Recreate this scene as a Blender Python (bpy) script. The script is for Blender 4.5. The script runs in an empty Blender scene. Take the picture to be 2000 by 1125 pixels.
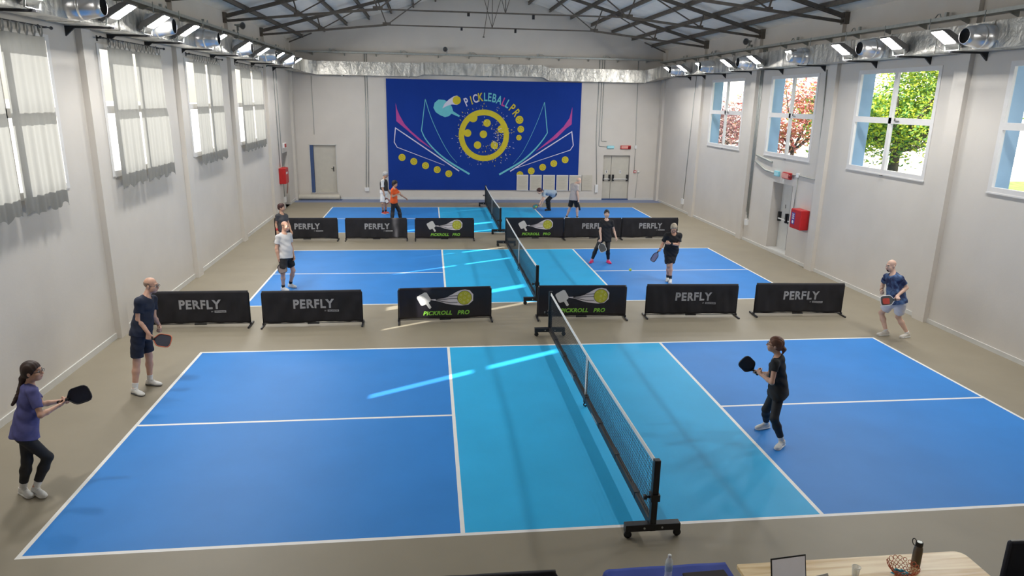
import bpy, math, random
import numpy as np
from mathutils import Vector, Matrix

# ------------------------------------------------------------------ camera, sky, sun, exposure
SC = bpy.context.scene
COL = SC.collection
cam_d = bpy.data.cameras.new('camera')
cam = bpy.data.objects.new('camera', cam_d)
COL.objects.link(cam)
cam.location = (-2.4225, -6.7226, 4.641)
cam.rotation_euler = (1.3075, -0.0179, -0.1143)
cam_d.sensor_fit = 'HORIZONTAL'
cam_d.sensor_width = 36.0
cam_d.lens = 36.0 * 1364.99 / 2000.0
cam_d.clip_end = 400
SC.camera = cam

SC.view_settings.view_transform = 'Standard'
SC.view_settings.look = 'None'
SC.view_settings.gamma = 1.0
SC.view_settings.use_curve_mapping = False
SC.view_settings.exposure = 0.28
try:
    SC.cycles.use_denoising = True
    SC.cycles.max_bounces = 8
    SC.cycles.diffuse_bounces = 4
    SC.cycles.transparent_max_bounces = 12
    SC.cycles.sample_clamp_indirect = 6.0
except Exception:
    pass

SUN_AZ, SUN_TAN = math.radians(29.5), 0.537
SUN_EL = math.atan(SUN_TAN)
SUN_DIR = Vector((math.cos(SUN_EL) * math.cos(SUN_AZ), math.cos(SUN_EL) * math.sin(SUN_AZ), -math.sin(SUN_EL)))
SUN_E = 13.0
SKY_E = 0.14
LAMP_E = 232.0

world = bpy.data.worlds.new('sky')
SC.world = world
world.use_nodes = True
wn = world.node_tree.nodes
wn.clear()
sky = wn.new('ShaderNodeTexSky')
sky.sky_type = 'NISHITA'
sky.sun_disc = False
sky.sun_elevation = SUN_EL
sky.sun_rotation = math.radians(-90) - SUN_AZ + math.pi
sky.air_density = 1.2
sky.dust_density = .8
bgn = wn.new('ShaderNodeBackground')
bgn.inputs[1].default_value = SKY_E
wo = wn.new('ShaderNodeOutputWorld')
world.node_tree.links.new(sky.outputs[0], bgn.inputs[0])
haze = wn.new('ShaderNodeBackground')          # bright milky veil over the whole sky
haze.inputs[0].default_value = (1.0, .97, .93, 1)
haze.inputs[1].default_value = .55
adds = wn.new('ShaderNodeAddShader')
world.node_tree.links.new(bgn.outputs[0], adds.inputs[0])
world.node_tree.links.new(haze.outputs[0], adds.inputs[1])
world.node_tree.links.new(adds.outputs[0], wo.inputs[0])

sun_d = bpy.data.lights.new('sun', 'SUN')
sun_d.energy = SUN_E
sun_d.angle = math.radians(0.53)
sun_d.color = (1.0, 0.96, 0.9)
sun = bpy.data.objects.new('sun', sun_d)
COL.objects.link(sun)
sun.rotation_euler = SUN_DIR.to_track_quat('-Z', 'Y').to_euler()
sun.location = (-30, -12, 20)

# ------------------------------------------------------------------ helpers
def V(*a):
    return np.array(a, float)

def lin(c):
    return tuple((x / 12.92 if x <= .04045 else ((x + .055) / 1.055) ** 2.4) for x in c)

def hx(s):
    return lin(tuple(int(s[i:i + 2], 16) / 255 for i in (0, 2, 4)))

def unit(v):
    v = np.asarray(v, float)
    return v / (np.linalg.norm(v) + 1e-12)

MATS = {}

def mat(name, color=(.8, .8, .8), rough=.6, metal=0., var=.06, scale=6., bump=0., bscale=60., spec=.5,
        emit=0., trans=0., alpha=1., coat=0., stretch=None):
    """principled material whose colour and roughness drift with a noise texture"""
    if name in MATS:
        return MATS[name]
    m = bpy.data.materials.new(name)
    m.use_nodes = True
    nt = m.node_tree
    b = nt.nodes['Principled BSDF']
    tc = nt.nodes.new('ShaderNodeTexCoord')
    mp = nt.nodes.new('ShaderNodeMapping')
    if stretch:
        mp.inputs['Scale'].default_value = stretch
    nt.links.new(tc.outputs['Object'], mp.inputs[0])
    nz = nt.nodes.new('ShaderNodeTexNoise')
    nz.inputs['Scale'].default_value = scale
    nz.inputs['Detail'].default_value = 4
    nt.links.new(mp.outputs[0], nz.inputs['Vector'])
    rmp = nt.nodes.new('ShaderNodeValToRGB')
    c = Vector(color[:3])
    rmp.color_ramp.elements[0].position = .3
    rmp.color_ramp.elements[1].position = .7
    rmp.color_ramp.elements[0].color = (*(c * (1 - var)), 1)
    rmp.color_ramp.elements[1].color = (*[min(1, x * (1 + var)) for x in c], 1)
    nt.links.new(nz.outputs['Fac'], rmp.inputs[0])
    nt.links.new(rmp.outputs[0], b.inputs['Base Color'])
    b.inputs['Roughness'].default_value = rough
    b.inputs['Metallic'].default_value = metal
    b.inputs['Specular IOR Level'].default_value = spec
    if coat:
        b.inputs['Coat Weight'].default_value = coat
    if trans:
        b.inputs['Transmission Weight'].default_value = trans
    if emit:
        b.inputs['Emission Color'].default_value = (1, .985, .95, 1)
        b.inputs['Emission Strength'].default_value = emit
    if alpha < 1:
        b.inputs['Alpha'].default_value = alpha
    if bump:
        n2 = nt.nodes.new('ShaderNodeTexNoise')
        n2.inputs['Scale'].default_value = bscale
        n2.inputs['Detail'].default_value = 5
        nt.links.new(mp.outputs[0], n2.inputs['Vector'])
        bp = nt.nodes.new('ShaderNodeBump')
        bp.inputs['Strength'].default_value = bump
        bp.inputs['Distance'].default_value = .02
        nt.links.new(n2.outputs['Fac'], bp.inputs['Height'])
        nt.links.new(bp.outputs[0], b.inputs['Normal'])
    MATS[name] = m
    return m

def glass_mat():
    m = bpy.data.materials.new('window_glass')
    m.use_nodes = True
    nt = m.node_tree
    nt.nodes.clear()
    o = nt.nodes.new('ShaderNodeOutputMaterial')
    mix = nt.nodes.new('ShaderNodeMixShader')
    t = nt.nodes.new('ShaderNodeBsdfTransparent')
    t.inputs[0].default_value = (.93, .95, .95, 1)
    g = nt.nodes.new('ShaderNodeBsdfGlossy')
    g.inputs['Roughness'].default_value = .03
    nz = nt.nodes.new('ShaderNodeTexNoise')
    nz.inputs['Scale'].default_value = 3
    mr = nt.nodes.new('ShaderNodeMapRange')
    mr.inputs[3].default_value = .03
    mr.inputs[4].default_value = .06
    nt.links.new(nz.outputs['Fac'], mr.inputs[0])
    nt.links.new(mr.outputs[0], mix.inputs[0])
    nt.links.new(t.outputs[0], mix.inputs[1])
    nt.links.new(g.outputs[0], mix.inputs[2])
    nt.links.new(mix.outputs[0], o.inputs[0])
    return m

def curtain_mat():
    m = bpy.data.materials.new('sheer_curtain')
    m.use_nodes = True
    nt = m.node_tree
    nt.nodes.clear()
    o = nt.nodes.new('ShaderNodeOutputMaterial')
    add = nt.nodes.new('ShaderNodeMixShader')
    d = nt.nodes.new('ShaderNodeBsdfDiffuse')
    t = nt.nodes.new('ShaderNodeBsdfTranslucent')
    tc = nt.nodes.new('ShaderNodeTexCoord')
    mp = nt.nodes.new('ShaderNodeMapping')
    mp.inputs['Scale'].default_value = (1, 9, .25)
    nz = nt.nodes.new('ShaderNodeTexNoise')
    nz.inputs['Scale'].default_value = 2.0
    r = nt.nodes.new('ShaderNodeValToRGB')
    r.color_ramp.elements[0].color = (.305, .30, .275, 1)
    r.color_ramp.elements[1].color = (.34, .335, .32, 1)
    nt.links.new(tc.outputs['Object'], mp.inputs[0])
    nt.links.new(mp.outputs[0], nz.inputs['Vector'])
    nt.links.new(nz.outputs['Fac'], r.inputs[0])
    nt.links.new(r.outputs[0], d.inputs[0])
    nt.links.new(r.outputs[0], t.inputs[0])
    add.inputs[0].default_value = .36
    nt.links.new(d.outputs[0], add.inputs[1])
    nt.links.new(t.outputs[0], add.inputs[2])
    nt.links.new(add.outputs[0], o.inputs[0])
    return m

def foil_mat():
    m = bpy.data.materials.new('crinkled_foil')
    m.use_nodes = True
    nt = m.node_tree
    b = nt.nodes['Principled BSDF']
    b.inputs['Metallic'].default_value = .7
    tc = nt.nodes.new('ShaderNodeTexCoord')
    mpf = nt.nodes.new('ShaderNodeMapping')
    mpf.inputs['Scale'].default_value = (4.5, 4.5, 1.1)
    nt.links.new(tc.outputs['Object'], mpf.inputs[0])
    nf = nt.nodes.new('ShaderNodeTexNoise')
    nf.inputs['Scale'].default_value = 1.0
    nf.inputs['Detail'].default_value = 7
    nf.inputs['Distortion'].default_value = .8
    nt.links.new(mpf.outputs[0], nf.inputs['Vector'])
    rf_ = nt.nodes.new('ShaderNodeValToRGB')
    rf_.color_ramp.elements[0].position = .36
    rf_.color_ramp.elements[0].color = (.40, .39, .36, 1)
    rf_.color_ramp.elements[1].position = .66
    rf_.color_ramp.elements[1].color = (.80, .77, .70, 1)
    nt.links.new(nf.outputs['Fac'], rf_.inputs[0])
    nt.links.new(rf_.outputs[0], b.inputs['Base Color'])
    vz = nt.nodes.new('ShaderNodeTexNoise')
    vz.inputs['Scale'].default_value = 5
    vz.inputs['Detail'].default_value = 6
    vz.inputs['Distortion'].default_value = 1.5
    nt.links.new(tc.outputs['Object'], vz.inputs['Vector'])
    mr = nt.nodes.new('ShaderNodeMapRange')
    mr.inputs[3].default_value = .22
    mr.inputs[4].default_value = .55
    nt.links.new(vz.outputs['Fac'], mr.inputs[0])
    nt.links.new(mr.outputs[0], b.inputs['Roughness'])
    bp = nt.nodes.new('ShaderNodeBump')
    bp.inputs['Strength'].default_value = .5
    bp.inputs['Distance'].default_value = .05
    nt.links.new(vz.outputs['Fac'], bp.inputs['Height'])
    nt.links.new(bp.outputs[0], b.inputs['Normal'])
    return m

def wood_mat():
    m = bpy.data.materials.new('pine_boards')
    m.use_nodes = True
    nt = m.node_tree
    b = nt.nodes['Principled BSDF']
    tc = nt.nodes.new('ShaderNodeTexCoord')
    mp = nt.nodes.new('ShaderNodeMapping')
    mp.inputs['Scale'].default_value = (.7, 9, 9)
    nz = nt.nodes.new('ShaderNodeTexNoise')
    nz.inputs['Scale'].default_value = 1.6
    nz.inputs['Detail'].default_value = 6
    nz.inputs['Distortion'].default_value = .6
    r = nt.nodes.new('ShaderNodeValToRGB')
    r.color_ramp.elements[0].position = .32
    r.color_ramp.elements[0].color = (.62, .38, .13, 1)
    r.color_ramp.elements[1].position = .62
    r.color_ramp.elements[1].color = (.90, .71, .41, 1)
    nt.links.new(tc.outputs['Object'], mp.inputs[0])
    nt.links.new(mp.outputs[0], nz.inputs['Vector'])
    nt.links.new(nz.outputs['Fac'], r.inputs[0])
    nt.links.new(r.outputs[0], b.inputs['Base Color'])
    b.inputs['Roughness'].default_value = .35
    return m

def marbled_mat():
    m = bpy.data.materials.new('marbled_navy_jersey')
    m.use_nodes = True
    nt = m.node_tree
    b = nt.nodes['Principled BSDF']
    tc = nt.nodes.new('ShaderNodeTexCoord')
    nz = nt.nodes.new('ShaderNodeTexNoise')
    nz.inputs['Scale'].default_value = 4.5
    nz.inputs['Detail'].default_value = 5
    nz.inputs['Distortion'].default_value = 2.2
    r = nt.nodes.new('ShaderNodeValToRGB')
    r.color_ramp.elements[0].position = .42
    r.color_ramp.elements[0].color = (.010, .018, .075, 1)
    r.color_ramp.elements[1].position = .75
    r.color_ramp.elements[1].color = (.12, .22, .42, 1)
    nt.links.new(tc.outputs['Object'], nz.inputs['Vector'])
    nt.links.new(nz.outputs['Fac'], r.inputs[0])
    nt.links.new(r.outputs[0], b.inputs['Base Color'])
    b.inputs['Roughness'].default_value = .8
    return m

class MB:
    """collects faces, builds one mesh"""
    def __init__(s):
        s.v, s.f, s.m, s.sm = [], [], [], []
    def add(s, vs, fs, mi=0, smooth=False):
        o = len(s.v)
        s.v += [tuple(map(float, p)) for p in vs]
        for f in fs:
            s.f.append([o + i for i in f])
            s.m.append(mi)
            s.sm.append(smooth)
        return s
    def quad(s, a, b, c, d, mi=0):
        return s.add([a, b, c, d], [(0, 1, 2, 3)], mi)
    def box(s, lo, hi, mi=0):
        x0, y0, z0 = lo
        x1, y1, z1 = hi
        return s.add([(x0, y0, z0), (x1, y0, z0), (x1, y1, z0), (x0, y1, z0), (x0, y0, z1), (x1, y0, z1), (x1, y1, z1), (x0, y1, z1)],
                     [(0, 3, 2, 1), (4, 5, 6, 7), (0, 1, 5, 4), (1, 2, 6, 5), (2, 3, 7, 6), (3, 0, 4, 7)], mi)
    def bar(s, a, b, w, h=None, up=(0, 0, 1), mi=0):
        """rectangular bar from a to b: w across, h along up"""
        h = h or w
        a, b = np.array(a, float), np.array(b, float)
        d = unit(b - a)
        u = np.array(up, float)
        if abs(d @ unit(u)) > .98:
            u = np.array((1., 0, 0))
        sd = unit(np.cross(d, u))
        u = np.cross(sd, d)
        vs = []
        for p in (a, b):
            for i, j in ((-1, -1), (1, -1), (1, 1), (-1, 1)):
                vs.append(p + sd * i * w / 2 + u * j * h / 2)
        return s.add(vs, [(0, 1, 2, 3), (7, 6, 5, 4), (0, 4, 5, 1), (1, 5, 6, 2), (2, 6, 7, 3), (3, 7, 4, 0)], mi)
    def tube(s, pts, r, n=8, mi=0, smooth=True, caps=True):
        pts = [np.array(p, float) for p in pts]
        rs = list(r) if hasattr(r, '__len__') else [r] * len(pts)
        vs, prev = [], None
        for i, p in enumerate(pts):
            d = unit(pts[min(i + 1, len(pts) - 1)] - pts[max(i - 1, 0)])
            if prev is None:
                ref = np.array((0, 0, 1.)) if abs(d[2]) < .9 else np.array((1., 0, 0))
            else:
                ref = prev
            u = unit(ref - d * (ref @ d))
            prev = u
            w = np.cross(d, u)
            for k in range(n):
                a = 2 * math.pi * k / n
                vs.append(p + (u * math.cos(a) + w * math.sin(a)) * rs[i])
        fs = []
        for i in range(len(pts) - 1):
            for k in range(n):
                fs.append((i * n + k, i * n + (k + 1) % n, (i + 1) * n + (k + 1) % n, (i + 1) * n + k))
        s.add(vs, fs, mi, smooth)
        if caps:
            o = len(s.v) - len(vs)
            s.f.append([o + k for k in range(n)][::-1]); s.m.append(mi); s.sm.append(False)
            o += (len(pts) - 1) * n
            s.f.append([o + k for k in range(n)]); s.m.append(mi); s.sm.append(False)
        return s
    def lathe(s, prof, o=(0, 0, 0), axis=(0, 0, 1), n=20, mi=0):
        """prof: (radius, height) pairs"""
        ax = unit(axis)
        ref = np.array((1., 0, 0)) if abs(ax[0]) < .9 else np.array((0, 1., 0))
        u = unit(np.cross(ax, ref))
        w = np.cross(ax, u)
        o = np.array(o, float)
        vs = []
        for r, h in prof:
            for k in range(n):
                a = 2 * math.pi * k / n
                vs.append(o + ax * h + (u * math.cos(a) + w * math.sin(a)) * max(r, 1e-4))
        fs = []
        for i in range(len(prof) - 1):
            for k in range(n):
                fs.append((i * n + k, i * n + (k + 1) % n, (i + 1) * n + (k + 1) % n, (i + 1) * n + k))
        return s.add(vs, fs, mi, True)
    def prism(s, poly, o, ux, uy, depth, mi=0):
        """2-D outline (counter-clockwise in ux, uy) extruded along ux x uy by depth"""
        ux, uy, o = unit(ux), unit(uy), np.array(o, float)
        n = np.cross(ux, uy)
        k = len(poly)
        a = [o + ux * x + uy * y for x, y in poly]
        b = [p + n * depth for p in a]
        return s.add(a + b, [tuple(range(k))[::-1], tuple(range(k, 2 * k))] + [(i, (i + 1) % k, k + (i + 1) % k, k + i) for i in range(k)], mi)
    def flat(s, poly, o, ux, uy, mi=0):
        ux, uy, o = unit(ux), unit(uy), np.array(o, float)
        return s.add([o + ux * x + uy * y for x, y in poly], [tuple(range(len(poly)))], mi)
    def ball(s, c, r, n=12, mi=0):
        k = n // 2
        return s.lathe([(r * math.sin(math.pi * i / k), -r * math.cos(math.pi * i / k)) for i in range(k + 1)], c, n=n, mi=mi)

def obj(name, mb, mats, parent=None, world=False, bevel=0., seg=2):
    me = bpy.data.meshes.new(name)
    vs = np.array(mb.v, float).reshape(-1, 3)
    if world and parent is not None:
        vs = vs - np.array(parent['origin'])
    me.from_pydata(vs.tolist(), [], mb.f)
    for m in (mats if isinstance(mats, (list, tuple)) else [mats]):
        me.materials.append(m)
    me.polygons.foreach_set('material_index', mb.m)
    me.polygons.foreach_set('use_smooth', mb.sm)
    me.update()
    o = bpy.data.objects.new(name, me)
    COL.objects.link(o)
    if parent is not None:
        o.parent = parent
        o['origin'] = parent['origin'] if 'origin' in parent else (0., 0., 0.)
    if bevel:
        md = o.modifiers.new('bevel', 'BEVEL')
        md.width = bevel
        md.segments = seg
        md.limit_method = 'ANGLE'
    return o

def tag(o, label, cat, group=None, kind=None):
    o['label'] = label
    o['category'] = cat
    if group:
        o['group'] = group
    if kind:
        o['kind'] = kind
    return o

def thing(name, label, cat, loc=(0, 0, 0), rz=0., group=None):
    o = bpy.data.objects.new(name, None)
    o.empty_display_size = .1
    COL.objects.link(o)
    o.location = tuple(map(float, loc))
    o.rotation_euler = (0, 0, rz)
    o['origin'] = tuple(map(float, loc))
    return tag(o, label, cat, group)

def struct(name, mb, mats, parent=None, label=None):
    o = obj(name, mb, mats, parent)
    if parent is None:
        o['kind'] = 'structure'
        if label:
            o['label'] = label
    return o

def sempty(name, label):
    o = bpy.data.objects.new(name, None)
    o.empty_display_size = .1
    COL.objects.link(o)
    o['origin'] = (0., 0., 0.)
    o['kind'] = 'structure'
    o['label'] = label
    return o

def dup(root, loc, rz=None, label=None, group=None):
    """a copy of a thing with copies of its parts and their sub-parts"""
    kids = {}
    for x in list(root.children):
        kids[x] = list(x.children)
    r = root.copy()
    COL.objects.link(r)
    r.location = loc
    r['origin'] = tuple(map(float, loc))
    if rz is not None:
        r.rotation_euler = (0, 0, rz)
    if label:
        r['label'] = label
    if group:
        r['group'] = group
    for ch, gs in kids.items():
        c = ch.copy()
        COL.objects.link(c)
        c.parent = r
        for g in gs:
            d = g.copy()
            COL.objects.link(d)
            d.parent = c
    return r

# ------------------------------------------------------------------ stroke lettering
GLY = {
    'P': [[(0, 0), (0, 1), 'c(.02,.72,.28,90,-90)', (0, .44)]],
    'E': [[(.55, 0), (0, 0), (0, 1), (.55, 1)], [(0, .5), (.48, .5)]],
    'R': [[(0, 0), (0, 1), 'c(.02,.72,.28,90,-90)', (0, .44)], [(.22, .44), (.58, 0)]],
    'F': [[(0, 0), (0, 1), (.55, 1)], [(0, .5), (.46, .5)]],
    'L': [[(0, 1), (0, 0), (.5, 0)]],
    'Y': [[(0, 1), (.32, .45), (.64, 1)], [(.32, .45), (.32, 0)]],
    'I': [[(0, 0), (0, 1)]],
    'C': [['c(.38,.5,.5,50,310)']],
    'K': [[(0, 0), (0, 1)], [(.56, 1), (.03, .46)], [(.18, .56), (.6, 0)]],
    'O': [['c(.42,.5,.5,0,360)']],
    'B': [[(0, 0), (0, 1), 'c(.02,.75,.25,90,-90)', (0, .5)], [(.02, .5), 'c(.05,.25,.25,90,-90)', (0, 0)]],
    'A': [[(0, 0), (.34, 1), (.68, 0)], [(.14, .3), (.54, .3)]],
    'D': [[(0, 0), (0, 1), 'c(.1,.5,.5,90,-90)', (0, 0)]],
    'T': [[(.3, 0), (.3, 1)], [(0, 1), (.6, 1)]],
    'H': [[(0, 0), (0, 1)], [(.6, 0), (.6, 1)], [(0, .5), (.6, .5)]],
    'N': [[(0, 0), (0, 1), (.6, 0), (.6, 1)]],
}
GW = dict(P=.34, E=.55, R=.58, F=.55, L=.5, Y=.64, I=0., C=.72, K=.6, O=.84, B=.32, A=.68, D=.6, T=.6, H=.6, N=.6)

def glyph(ch):
    out = []
    for st in GLY[ch]:
        pl = []
        for p in st:
            if isinstance(p, str):
                cx, cy, r, a0, a1 = map(float, p[2:-1].split(','))
                n = 16 if abs(a1 - a0) > 200 else 10
                rx = r if ch != 'B' or cy < .5 else r
                for i in range(n + 1):
                    a = math.radians(a0 + (a1 - a0) * i / n)
                    sx = 1.35 if ch in 'PRB' else (.84 if ch in 'OC' else (1. if ch != 'D' else 1.))
                    pl.append((cx + math.cos(a) * rx * sx, cy + math.sin(a) * r))
            else:
                pl.append(p)
        out.append(pl)
    return out

def ribbon(pl, w, closed=False, w1=None):
    """2-D quads along a polyline with mitred joints; width runs from w to w1"""
    w1 = w if w1 is None else w1
    pl = [np.array(p, float) for p in pl]
    if closed:
        pl = pl[:-1]
    n = len(pl)
    L, R = [], []
    for i, p in enumerate(pl):
        a = pl[(i - 1) % n] if (closed or i > 0) else None
        b = pl[(i + 1) % n] if (closed or i < n - 1) else None
        d0 = unit(p - a) if a is not None else unit(b - p)
        d1 = unit(b - p) if b is not None else d0
        n0, n1 = V(-d0[1], d0[0]), V(-d1[1], d1[0])
        m = unit(n0 + n1)
        k = min(1.6, 1 / max(.3, m @ n0))
        ww = (w + (w1 - w) * i / max(1, n - 1)) / 2
        L.append(p + m * k * ww)
        R.append(p - m * k * ww)
    qs = []
    for i in range(n if closed else n - 1):
        j = (i + 1) % n
        qs.append([R[i], R[j], L[j], L[i]])
    return qs

def text_quads(txt, size, bold=.2, gap=.3, slant=0., narrow=1.):
    """list of quads for a line of capitals, centred on the origin, size = cap height"""
    qs, x = [], 0.
    for ch in txt:
        if ch == ' ':
            x += .55
            continue
        for pl in glyph(ch):
            pl = [(px * narrow, bold / 2 + py * (1 - bold)) for px, py in pl]
            closed = np.hypot(pl[0][0] - pl[-1][0], pl[0][1] - pl[-1][1]) < 1e-6 and len(pl) > 3
            if len(pl) >= 2 and not closed:      # carry the stroke ends to the cap height
                for e, nb in ((0, 1), (-1, -2)):
                    d = unit(V(*pl[e]) - V(*pl[nb]))
                    if abs(d[1]) > .5:
                        pl[e] = tuple(V(*pl[e]) + d * bold / 2)
            # finer pieces so the lettering can follow a rippled cloth
            fine = [pl[0]]
            for a, b in zip(pl, pl[1:]):
                k = max(1, int(np.hypot(b[0] - a[0], b[1] - a[1]) / .3))
                fine += [(a[0] + (b[0] - a[0]) * i / k, a[1] + (b[1] - a[1]) * i / k) for i in range(1, k + 1)]
            for q in ribbon(fine, bold, closed):
                qs.append([(p[0] + x + slant * p[1], p[1]) for p in q])
        x += GW[ch] * narrow + bold + gap
    x -= bold + gap
    return [[((px - x / 2) * size, (py - .5) * size) for px, py in q] for q in qs]

def type_polys(txt, cap, fat, narrow, shear=0., spacing=1.):
    """outline polygons of a text in the built-in typeface, centred, cap height cap, thickened by fat"""
    cu = bpy.data.curves.new('type', 'FONT')
    cu.body = txt
    cu.size = 1.0
    cu.offset = fat / cap * .72
    cu.shear = shear
    cu.space_character = spacing
    o = bpy.data.objects.new('type', cu)
    COL.objects.link(o)
    dg = bpy.context.evaluated_depsgraph_get()
    me = o.evaluated_get(dg).to_mesh()
    vs = np.array([v.co[:2] for v in me.vertices])
    fs = [list(p.vertices) for p in me.polygons]
    o.evaluated_get(dg).to_mesh_clear()
    bpy.data.objects.remove(o)
    bpy.data.curves.remove(cu)
    lo, hi = vs.min(0), vs.max(0)
    k = cap / (hi[1] - lo[1])
    vs = (vs - (lo + hi) / 2) * V(k * narrow, k)
    return [[tuple(vs[i]) for i in f] for f in fs]

def circle(c, r, n=20):
    return [(c[0] + r * math.cos(2 * math.pi * i / n), c[1] + r * math.sin(2 * math.pi * i / n)) for i in range(n)]

# ------------------------------------------------------------------ materials
M_wall = mat('white_plaster', (.625, .583, .53), .85, var=.03, scale=1.2, bump=.06, bscale=30)
M_trim = mat('white_trim', (.62, .61, .58), .6, var=.03)
M_frame = mat('white_window_frame', (.70, .68, .66), .5, var=.03)
M_ceil = mat('pale_roof_panel', (.95, .88, .78), .8, var=.05, scale=2)
M_blue_wall = mat('blue_facade', (.30, .45, .60), .8, var=.06, scale=2)
M_floor = mat('grey_sport_floor', (.262, .228, .168), .5, var=.05, scale=1.3, spec=.35)
M_court = mat('blue_court', (.032, .215, .60), .5, var=.05, scale=1.1, spec=.2)
M_kitchen = mat('light_blue_court', (.030, .39, .72), .5, var=.05, scale=1.1, spec=.2)
M_line = mat('white_court_line', (.78, .77, .74), .5, var=.03)
M_strip = mat('slate_blue_strip', (.16, .20, .33), .5, var=.05)
M_steel = mat('brown_painted_steel', (.12, .10, .08), .6, var=.2, scale=8)
M_galv = mat('galvanised_steel', (.42, .44, .42), .45, metal=.6, var=.12, scale=10)
M_black = mat('black_metal', (.012, .012, .014), .45, var=.2)
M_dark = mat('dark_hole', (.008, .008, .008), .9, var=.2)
M_foil = foil_mat()
M_glass = glass_mat()
M_spiral = mat('bright_tin', (.70, .69, .68), .3, metal=.9, var=.08)
M_grey = mat('grey_lamp_housing', (.15, .14, .13), .5, var=.1)
M_led = mat('led_diffuser', (.9, .9, .88), .5, emit=LAMP_E)
M_white = mat('white_plastic', (.75, .75, .74), .5, var=.03)
M_red = mat('red_enamel', (.48, .014, .016), .4, var=.1)
M_door = mat('cream_door_leaf', (.55, .52, .45), .55, var=.03)
M_bluejamb = mat('blue_door_edge', (.045, .085, .21), .6, var=.08)
M_cyan = mat('cyan_sign_plate', (.22, .60, .70), .5, var=.05)

XL, XR, YB, YF, EAVE, SLOPE = -8.55, 8.58, 26.6, -9.0, 7.04, .285
WT = .45                                                    # wall thickness
CY = [0.0, 9.06, 18.07]                                     # near sideline of each court
CX = [0.0, .04, .05]

# ------------------------------------------------------------------ floor with the three courts inlaid
xs = {XL - WT, XR + WT}
ys = {YF - .3, YB + .5, 25.55}
for cx, cy in zip(CX, CY):
    for a in (-6.705, -6.655, -2.134, -2.084, 2.084, 2.134, 6.655, 6.705):
        xs.add(round(cx + a, 4))
    for b in (0, .05, 3.025, 3.075, 6.05, 6.1):
        ys.add(round(cy + b, 4))
xs, ys = sorted(xs), sorted(ys)
fl = MB()
nv = len(xs)
fl.v = [(x, y, 0.) for y in ys for x in xs]

def paint(x, y):
    if y > 25.55:
        return 4
    for cx, cy in zip(CX, CY):
        u, v = abs(x - cx), y - cy
        if u < 6.705 and 0 < v < 6.1:
            if u > 6.655 or v < .05 or v > 6.05 or 2.084 < u < 2.134 or (u > 2.134 and 3.025 < v < 3.075):
                return 3
            return 2 if u < 2.1 else 1
    return 0
for j in range(len(ys) - 1):
    for i in range(nv - 1):
        fl.f.append([j * nv + i, j * nv + i + 1, (j + 1) * nv + i + 1, (j + 1) * nv + i])
        fl.m.append(paint((xs[i] + xs[i + 1]) / 2, (ys[j] + ys[j + 1]) / 2))
        fl.sm.append(False)
struct('floor', fl, [M_floor, M_court, M_kitchen, M_line, M_strip], label='grey sports floor with three blue pickleball courts')

# ------------------------------------------------------------------ walls: a grid of cells with real reveals round each opening
def wall(name, axis, p_in, sgn, rng_u, rng_z, holes, label, mats=None):
    """axis 'x': wall in the plane x = p_in, u runs along y; 'y': u runs along x. sgn: outward direction.
    holes: (u0, u1, z0, z1, depth or None for a through opening)"""
    us = sorted({rng_u[0], rng_u[1], *[h[0] for h in holes], *[h[1] for h in holes]})
    zs = sorted({rng_z[0], rng_z[1], *[h[2] for h in holes], *[h[3] for h in holes]})
    mb = MB()
    P = (lambda d, u, z: (p_in + sgn * d, u, z)) if axis == 'x' else (lambda d, u, z: (u, p_in + sgn * d, z))
    def hole(u, z):
        for h in holes:
            if h[0] < u < h[1] and h[2] < z < h[3]:
                return h
        return None
    for i in range(len(us) - 1):
        for j in range(len(zs) - 1):
            u0, u1, z0, z1 = us[i], us[i + 1], zs[j], zs[j + 1]
            h = hole((u0 + u1) / 2, (z0 + z1) / 2)
            d_in = 0. if h is None else h[4]
            if d_in is not None:
                mb.quad(P(d_in, u0, z0), P(d_in, u1, z0), P(d_in, u1, z1), P(d_in, u0, z1), 0)
            if h is None or h[4] is not None:
                mb.quad(P(WT, u0, z0), P(WT, u1, z0), P(WT, u1, z1), P(WT, u0, z1), 1)
    for u0, u1, z0, z1, d in holes:
        e = WT if d is None else d
        mi = 1 if d is None else 0
        b = .07 if d is None else 0.
        for a0, a1, m in ((0, b, 0), (b, e, mi)):
            if a1 > a0:
                mb.quad(P(a0, u0, z0), P(a1, u0, z0), P(a1, u0, z1), P(a0, u0, z1), m)
                mb.quad(P(a0, u1, z0), P(a1, u1, z0), P(a1, u1, z1), P(a0, u1, z1), m)
                mb.quad(P(a0, u0, z1), P(a1, u0, z1), P(a1, u1, z1), P(a0, u1, z1), m)
                mb.quad(P(a0, u0, z0), P(a1, u0, z0), P(a1, u1, z0), P(a0, u1, z0), m)
    return struct(name, mb, mats or [M_wall, M_blue_wall], label=label)

WZ = (3.05, 5.52)
WINL = [(-1.9, 1.12), (2.95, 6.05), (7.75, 10.87), (12.6, 15.7), (17.3, 20.62)]
WINR = [(-1.8, 1.22), (3.02, 6.02), (7.87, 10.9), (12.8, 15.67), (17.6, 20.6)]
wl = wall('wall_left', 'x', XL, -1, (YF, YB), (0, EAVE + .02), [(a, b, WZ[0], WZ[1], None) for a, b in WINL] + [(23.85, 24.95, 0., 2.3, .40)],
          'long white plaster wall with curtained windows', [M_wall, M_wall])
wr = wall('wall_right', 'x', XR, 1, (YF, YB), (0, EAVE + .02), [(a, b, WZ[0], WZ[1], None) for a, b in WINR] + [(13.55, 14.82, .1, 2.24, .42)],
          'long white plaster wall with uncurtained windows')
wb = wall('wall_back', 'y', YB, 1, (XL - WT, XR + WT), (0, EAVE), [(-7.86, -6.70, .31, 2.48, .16), (5.88, 7.19, 0., 2.14, .2)],
          'white end wall behind the blue mural')
wf = wall('wall_front', 'y', YF, -1, (XL - WT, XR + WT), (0, EAVE), [], 'white end wall behind the camera')
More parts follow.
